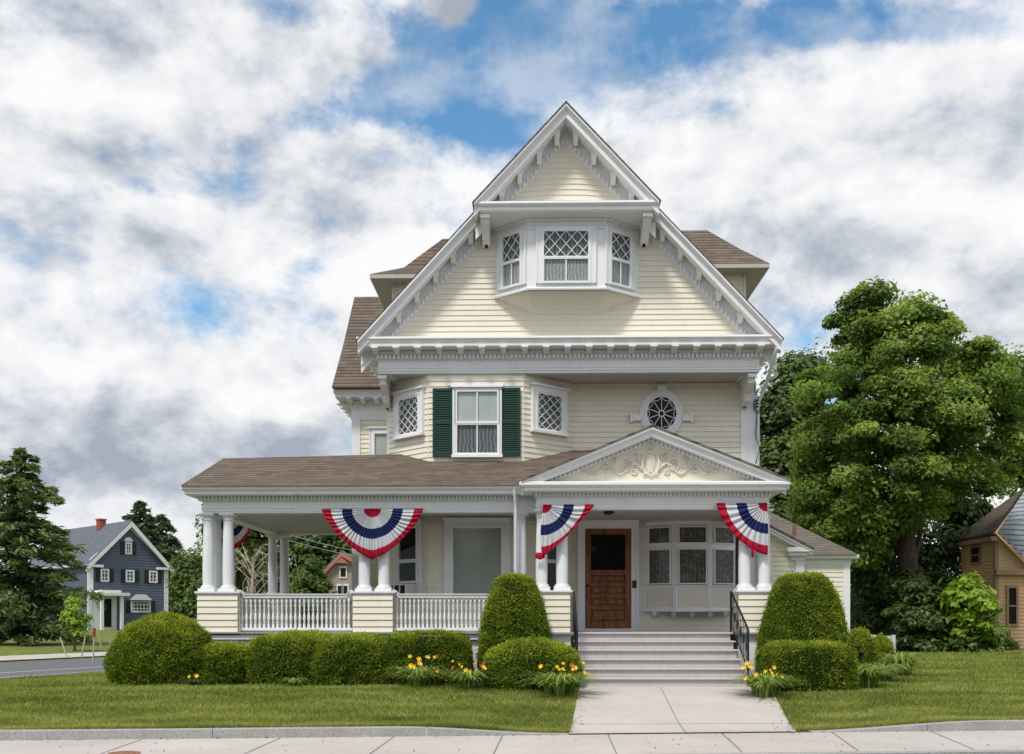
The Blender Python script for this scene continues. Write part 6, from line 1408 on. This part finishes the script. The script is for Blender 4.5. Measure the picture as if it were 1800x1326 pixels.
# tan house on the right
Yo = 20; oh = empty('tan_clapboard_house', (PX(1750, Yo), Yo, 0), 'weathered orange-tan clapboard house at the right edge with a grey slate roof', 'house')
bx_, cx_ = PX(1750, Yo), PX(1880, Yo); z2 = PZ(938, Yo, 1750); sl2 = (PZ(938, Yo)-PZ(990, Yo))/(PX(1800, Yo)-bx_); z3 = z2-sl2*(cx_-bx_); DL = 3.0
mb = newmb(facing((bx_, Yo), (cx_, Yo))); Lq = cx_-bx_; siding(mb, [(0, -.1), (Lq, -.1), (Lq, z3), (0, z2)], .14, .03); mb.build('wall', 'orange_siding', oh)
mb = newmb(facing((bx_, Yo+DL), (bx_, Yo))); siding(mb, [(0, -.1), (DL, -.1), (DL, z2), (0, z2)], .14, .03); sidew = mb.build('wall', 'orange_siding', oh)
mb = newmb(facing((cx_, Yo+DL), (bx_, Yo+DL))); siding(mb, [(0, -.1), (Lq, -.1), (Lq, z2), (0, z2+2)], .14, .03); mb.build('wall', 'orange_siding', oh)
tp = P(1806, 853, Yo+1.0); bt = tp+Vector((.3, .5, 0)); ea = Vector((bx_-.28, Yo-.38, z2-.10)); eb = Vector((bx_-.28, Yo+DL+.25, z2-.10)); th_ = Vector((0, 0, .12))
mb = MB(); mb.add([ea, tp, bt, eb]+[v+th_ for v in (ea, tp, bt, eb)], [(0, 3, 2, 1), (4, 5, 6, 7), (0, 1, 5, 4), (1, 2, 6, 5), (2, 3, 7, 6), (3, 0, 4, 7)]); mb.build('roof', 'shingle_dark', oh)
ec = Vector((cx_+.3, Yo-.42, z3)); ed = Vector((cx_+.6, Yo+.6, tp.z)); eo = Vector((bx_-.1, Yo-.42, z2+.06))
mb = MB(); mb.add([eo, ec, ed, tp+Vector((.02, -.02, .0))]+[v-th_ for v in (eo, ec, ed, tp)], [(0, 1, 2, 3), (4, 7, 6, 5), (0, 4, 5, 1), (3, 7, 4, 0)]); mb.build('slate_roof', 'slate', oh)
mb = MB(); mb.box(bx_-.30, bx_-.01, Yo-.3, Yo+DL+.2, z2-.30, z2-.13); mb.build('eave_trim', 'tan_trim', oh); mb = MB(); mb.box(PX(1746, Yo), cx_, Yo-.28, Yo, PZ(1012, Yo), PZ(1003, Yo)); mb.build('water_table', 'tan_trim', oh)
mb = MB(); mb.box(bx_-.035, bx_+.1, Yo-.04, Yo+.1, -.1, z2-.31); mb.build('corner_trim', 'tan_trim', oh)
def owin(A, B, x0, x1, y0, y1):
    Mo = facing(A, B); u0, u1, z0, z1 = winpx(A, B, x0, x1, y0, y1); mb = newmb(Mo)
    mb.box(u0-.09, u0, -.08, 0, z0-.1, z1+.1); mb.box(u1, u1+.09, -.08, 0, z0-.1, z1+.1); mb.box(u0, u1, -.08, 0, z1, z1+.1); mb.box(u0, u1, -.08, 0, z0-.1, z0); mb.box(u0, u1, -.06, 0, (z0+z1)/2-.03, (z0+z1)/2+.03)
    wn = mb.build('window', 'tan_trim', oh); mb = newmb(Mo); mb.box(u0, u1, -.042, -.038, z0, z1); mb.build('pane', 'dark_gap', wn)
owin((bx_, Yo+DL), (bx_, Yo), 1710, 1724, 963, 989); owin((bx_, Yo), (cx_, Yo), 1772, 1785, 1034, 1097)
# pale fence behind the right bed
Yn = 14; a = PX(1460, Yn); b = PX(1572, Yn); fe = empty('white_fence', (a, Yn, 0), 'low weathered white board fence behind the right-hand planting', 'fence'); mb = MB()
k = 0; x = a
while x < b: mb.box(x, x+.13, Yn-.02, Yn, .05, .62+.03*math.sin(k)); x += .15; k += 1
mb.build('boards', 'grey_white', fe); mb = MB(); mb.box(a, b, Yn, Yn+.05, .15, .22); mb.box(a, b, Yn, Yn+.05, .45, .52); mb.build('rails', 'grey_white', fe)
# stakes across the side street
SP = [(106, 1122, 121, 1158, 'stake_wood', 'pale wooden stake leaning left on the far verge, leftmost of the stakes'), (150, 1120, 142, 1157, 'stake_wood', 'whitest wooden stake leaning right on the far verge'),
      (166, 1106, 163, 1170, 'stake_wood', 'upright stake with a red top on the far verge'), (172, 1108, 181, 1150, 'stake_wood', 'stake leaning left just right of the red-topped one'), (194, 1122, 193, 1158, 'stake_wood', 'upright thin stake beside the large yew dome')]
for i, (x0, y0, x1, y1, mt_, lb_) in enumerate(SP):
    b = GT(x1, y1); a = P(x0, y0, b.y); mb = MB(); mb.tube([tuple(b-Vector((0, 0, .1))), tuple(a)], .024, 6); o = empty('wooden_stake', tuple(b), lb_, 'stake', 'stakes on the far verge'); mb.build('post', mt_, o)
    if i == 2: mb = MB(); d = (a-b).normalized(); mb.tube([tuple(a-d*.22), tuple(a+d*.03)], .036, 8); mb.build('red_cap', 'red_plastic', o)

# ------------------------------------------------------------------ grass
g = np.random.default_rng(5)
def grass_pts(n, px0, px1, y0, y1):
    """uniform ground points inside the visible lawn (photo wedge only bounds the area)"""
    u_ = g.uniform(-14, 26, n*3); t_ = g.uniform(.13, 22, n*3)**1.0
    return u_, t_
n = 520000; t_ = .13+(g.random(n)**1.9)*19; u_ = g.uniform(-1, 1, n)*(6.5+.62*t_)+6.6
X = K0.x+ke.x*u_+kn.x*t_; Yv = K0.y+ke.y*u_+kn.y*t_
wy = [p.y for p in WL][::-1]; lx = np.interp(Yv, wy, [p.x for p in WL][::-1]); rx_ = np.interp(Yv, [p.y for p in WR][::-1], [p.x for p in WR][::-1])
ok = ~((X > lx-.01) & (X < rx_+.01) & (Yv < .2)); ok &= ~((X > XP-.1) & (X < XQ+.1) & (Yv > -.5)); ok &= ~((X > 3) & (X < 8.5) & (Yv > 7)); ok &= ~((X > XQ) & (X < RC[0]) & (Yv > YW))
rr_ = (X-rn0.x)*rl.x+(Yv-rn0.y)*rl.y; ok &= (rr_ < -.2)
bedf = (X > -6.6) & (X < .9) & (Yv > -2.05); ok &= ~bedf
ok &= ~((X > 4.0) & (X < 5.7) & (Yv > -2.4) & (Yv < 2)); ok &= t_ < 19
X, Yv, t_, u_ = X[ok], Yv[ok], t_[ok], u_[ok]; n = len(X)
# terrain height, vectorised copy of zt
def ss(x): x = np.clip(x, 0, 1); return x*x*(3-2*x)
kh = np.where(u_ < uw0, .105*ss((uw0-u_)/2.2), np.where(u_ > uw1, .115*ss((u_-uw1)/2.6), 0)); r_ = (X-rn0.x)*rl.x+(Yv-rn0.y)*rl.y
tg = RZ*(1-ss((np.abs(r_-RW/2)-RW/2-.4)/4.5))+.75*ss((r_-RW-2)/42)+np.where(r_ < 0, .25*ss((Yv-25)/40), 0); s_ = ss(t_/3.9); Zg = (ZS+kh)*(1-s_)+tg*s_
hh = (.022+.026*g.random(n))*(1+.05*t_)*(1+.7*(g.random(n) < .03)); lx = np.interp(Yv, wy, [p.x for p in WL][::-1]); rx_ = np.interp(Yv, [p.y for p in WR][::-1], [p.x for p in WR][::-1]); edge_ = (np.minimum(np.abs(X-lx), np.abs(X-rx_)) < .09) | (t_ < .20); hh = hh*(1+.7*edge_*g.random(n))*(1+.30*np.sin(X*2.7+np.sin(Yv*2))*np.sin(Yv*3.3+X)); wd = (.0035+.0035*g.random(n))*(1+.16*t_); a = g.random(n)*6.28; le = .8*hh
vx = np.empty((n, 3, 3)); vx[:, 0] = np.stack([X-np.cos(a)*wd, Yv-np.sin(a)*wd, Zg-.004], 1); vx[:, 1] = np.stack([X+np.cos(a)*wd, Yv+np.sin(a)*wd, Zg-.004], 1); vx[:, 2] = np.stack([X+le*g.normal(size=n), Yv+le*g.normal(size=n), Zg+hh], 1)
pt_ = np.sin(X*1.3+1.2*np.sin(Yv*1.1))*np.sin(Yv*1.9+X*.6+1)+.5*np.sin(X*4.1+Yv*3)*np.sin(Yv*5.2-X)
T = np.clip(.40+.18*pt_+.09*np.sin(t_*7+.5*np.sin(u_*.8))+.12*np.sin(u_*2.1+np.sin(t_*4+u_))*np.sin(t_*9+1.3*np.sin(u_*3))+.20*g.normal(size=n)+.5*(g.random(n) < .06)+.12*np.exp(-t_/.5), 0, 1)
me = bpy.data.meshes.new('grass'); me.vertices.add(n*3); me.vertices.foreach_set('co', vx.ravel()); me.loops.add(n*3); me.loops.foreach_set('vertex_index', np.arange(n*3, dtype=np.int32)); me.polygons.add(n)
me.polygons.foreach_set('loop_start', np.arange(0, n*3, 3, dtype=np.int32)); me.polygons.foreach_set('loop_total', np.full(n, 3, dtype=np.int32)); me.materials.append(MATS['grass_blade']); me.update(calc_edges=True)
at = me.attributes.new('tint', 'FLOAT', 'POINT'); at.data.foreach_set('value', np.repeat(T, 3).astype(np.float32))
o = bpy.data.objects.new('grass', me); COL.objects.link(o); o['kind'] = 'stuff'; tag(o, 'short mown grass blades covering the front lawn', 'grass')

# dry leaves and grit caught along the kerb, in the joints and by the steps
n = 420; u_ = g.uniform(-7, 13.5, n); t_ = np.where(g.random(n) < .6, -np.abs(g.normal(size=n))*.05-.01, -g.uniform(0, SWW, n)); Xd = K0.x+ke.x*u_+kn.x*t_; Yd = K0.y+ke.y*u_+kn.y*t_; Zd = np.full(n, ZS+.008)
k = 120; fy = g.uniform(-5.9, -2.1, k); side = g.random(k) < .5; lx = np.interp(fy, wy, [p.x for p in WL][::-1])+.02; rx_ = np.interp(fy, [p.y for p in WR][::-1], [p.x for p in WR][::-1])-.02; off_ = np.abs(g.normal(size=k))*.10
fx = np.where(side, lx+off_, rx_-off_); fz = np.array([zt(a, b)+.024 for a, b in zip(fx, fy)])
Cd = np.stack([np.concatenate([Xd, fx]), np.concatenate([Yd, fy]), np.concatenate([Zd, fz])], 1)
o = leaf_mesh('fallen_leaves', Cd, .009+.014*g.random(len(Cd)), np.array([0, 0, 1.])+g.normal(size=(len(Cd), 3))*.25, .55, 'dry_leaf', None, g.random(len(Cd)), bend=.2); o['kind'] = 'stuff'
tag(o, 'small dry leaves and grit scattered on the pavement along the kerb', 'fallen leaves')
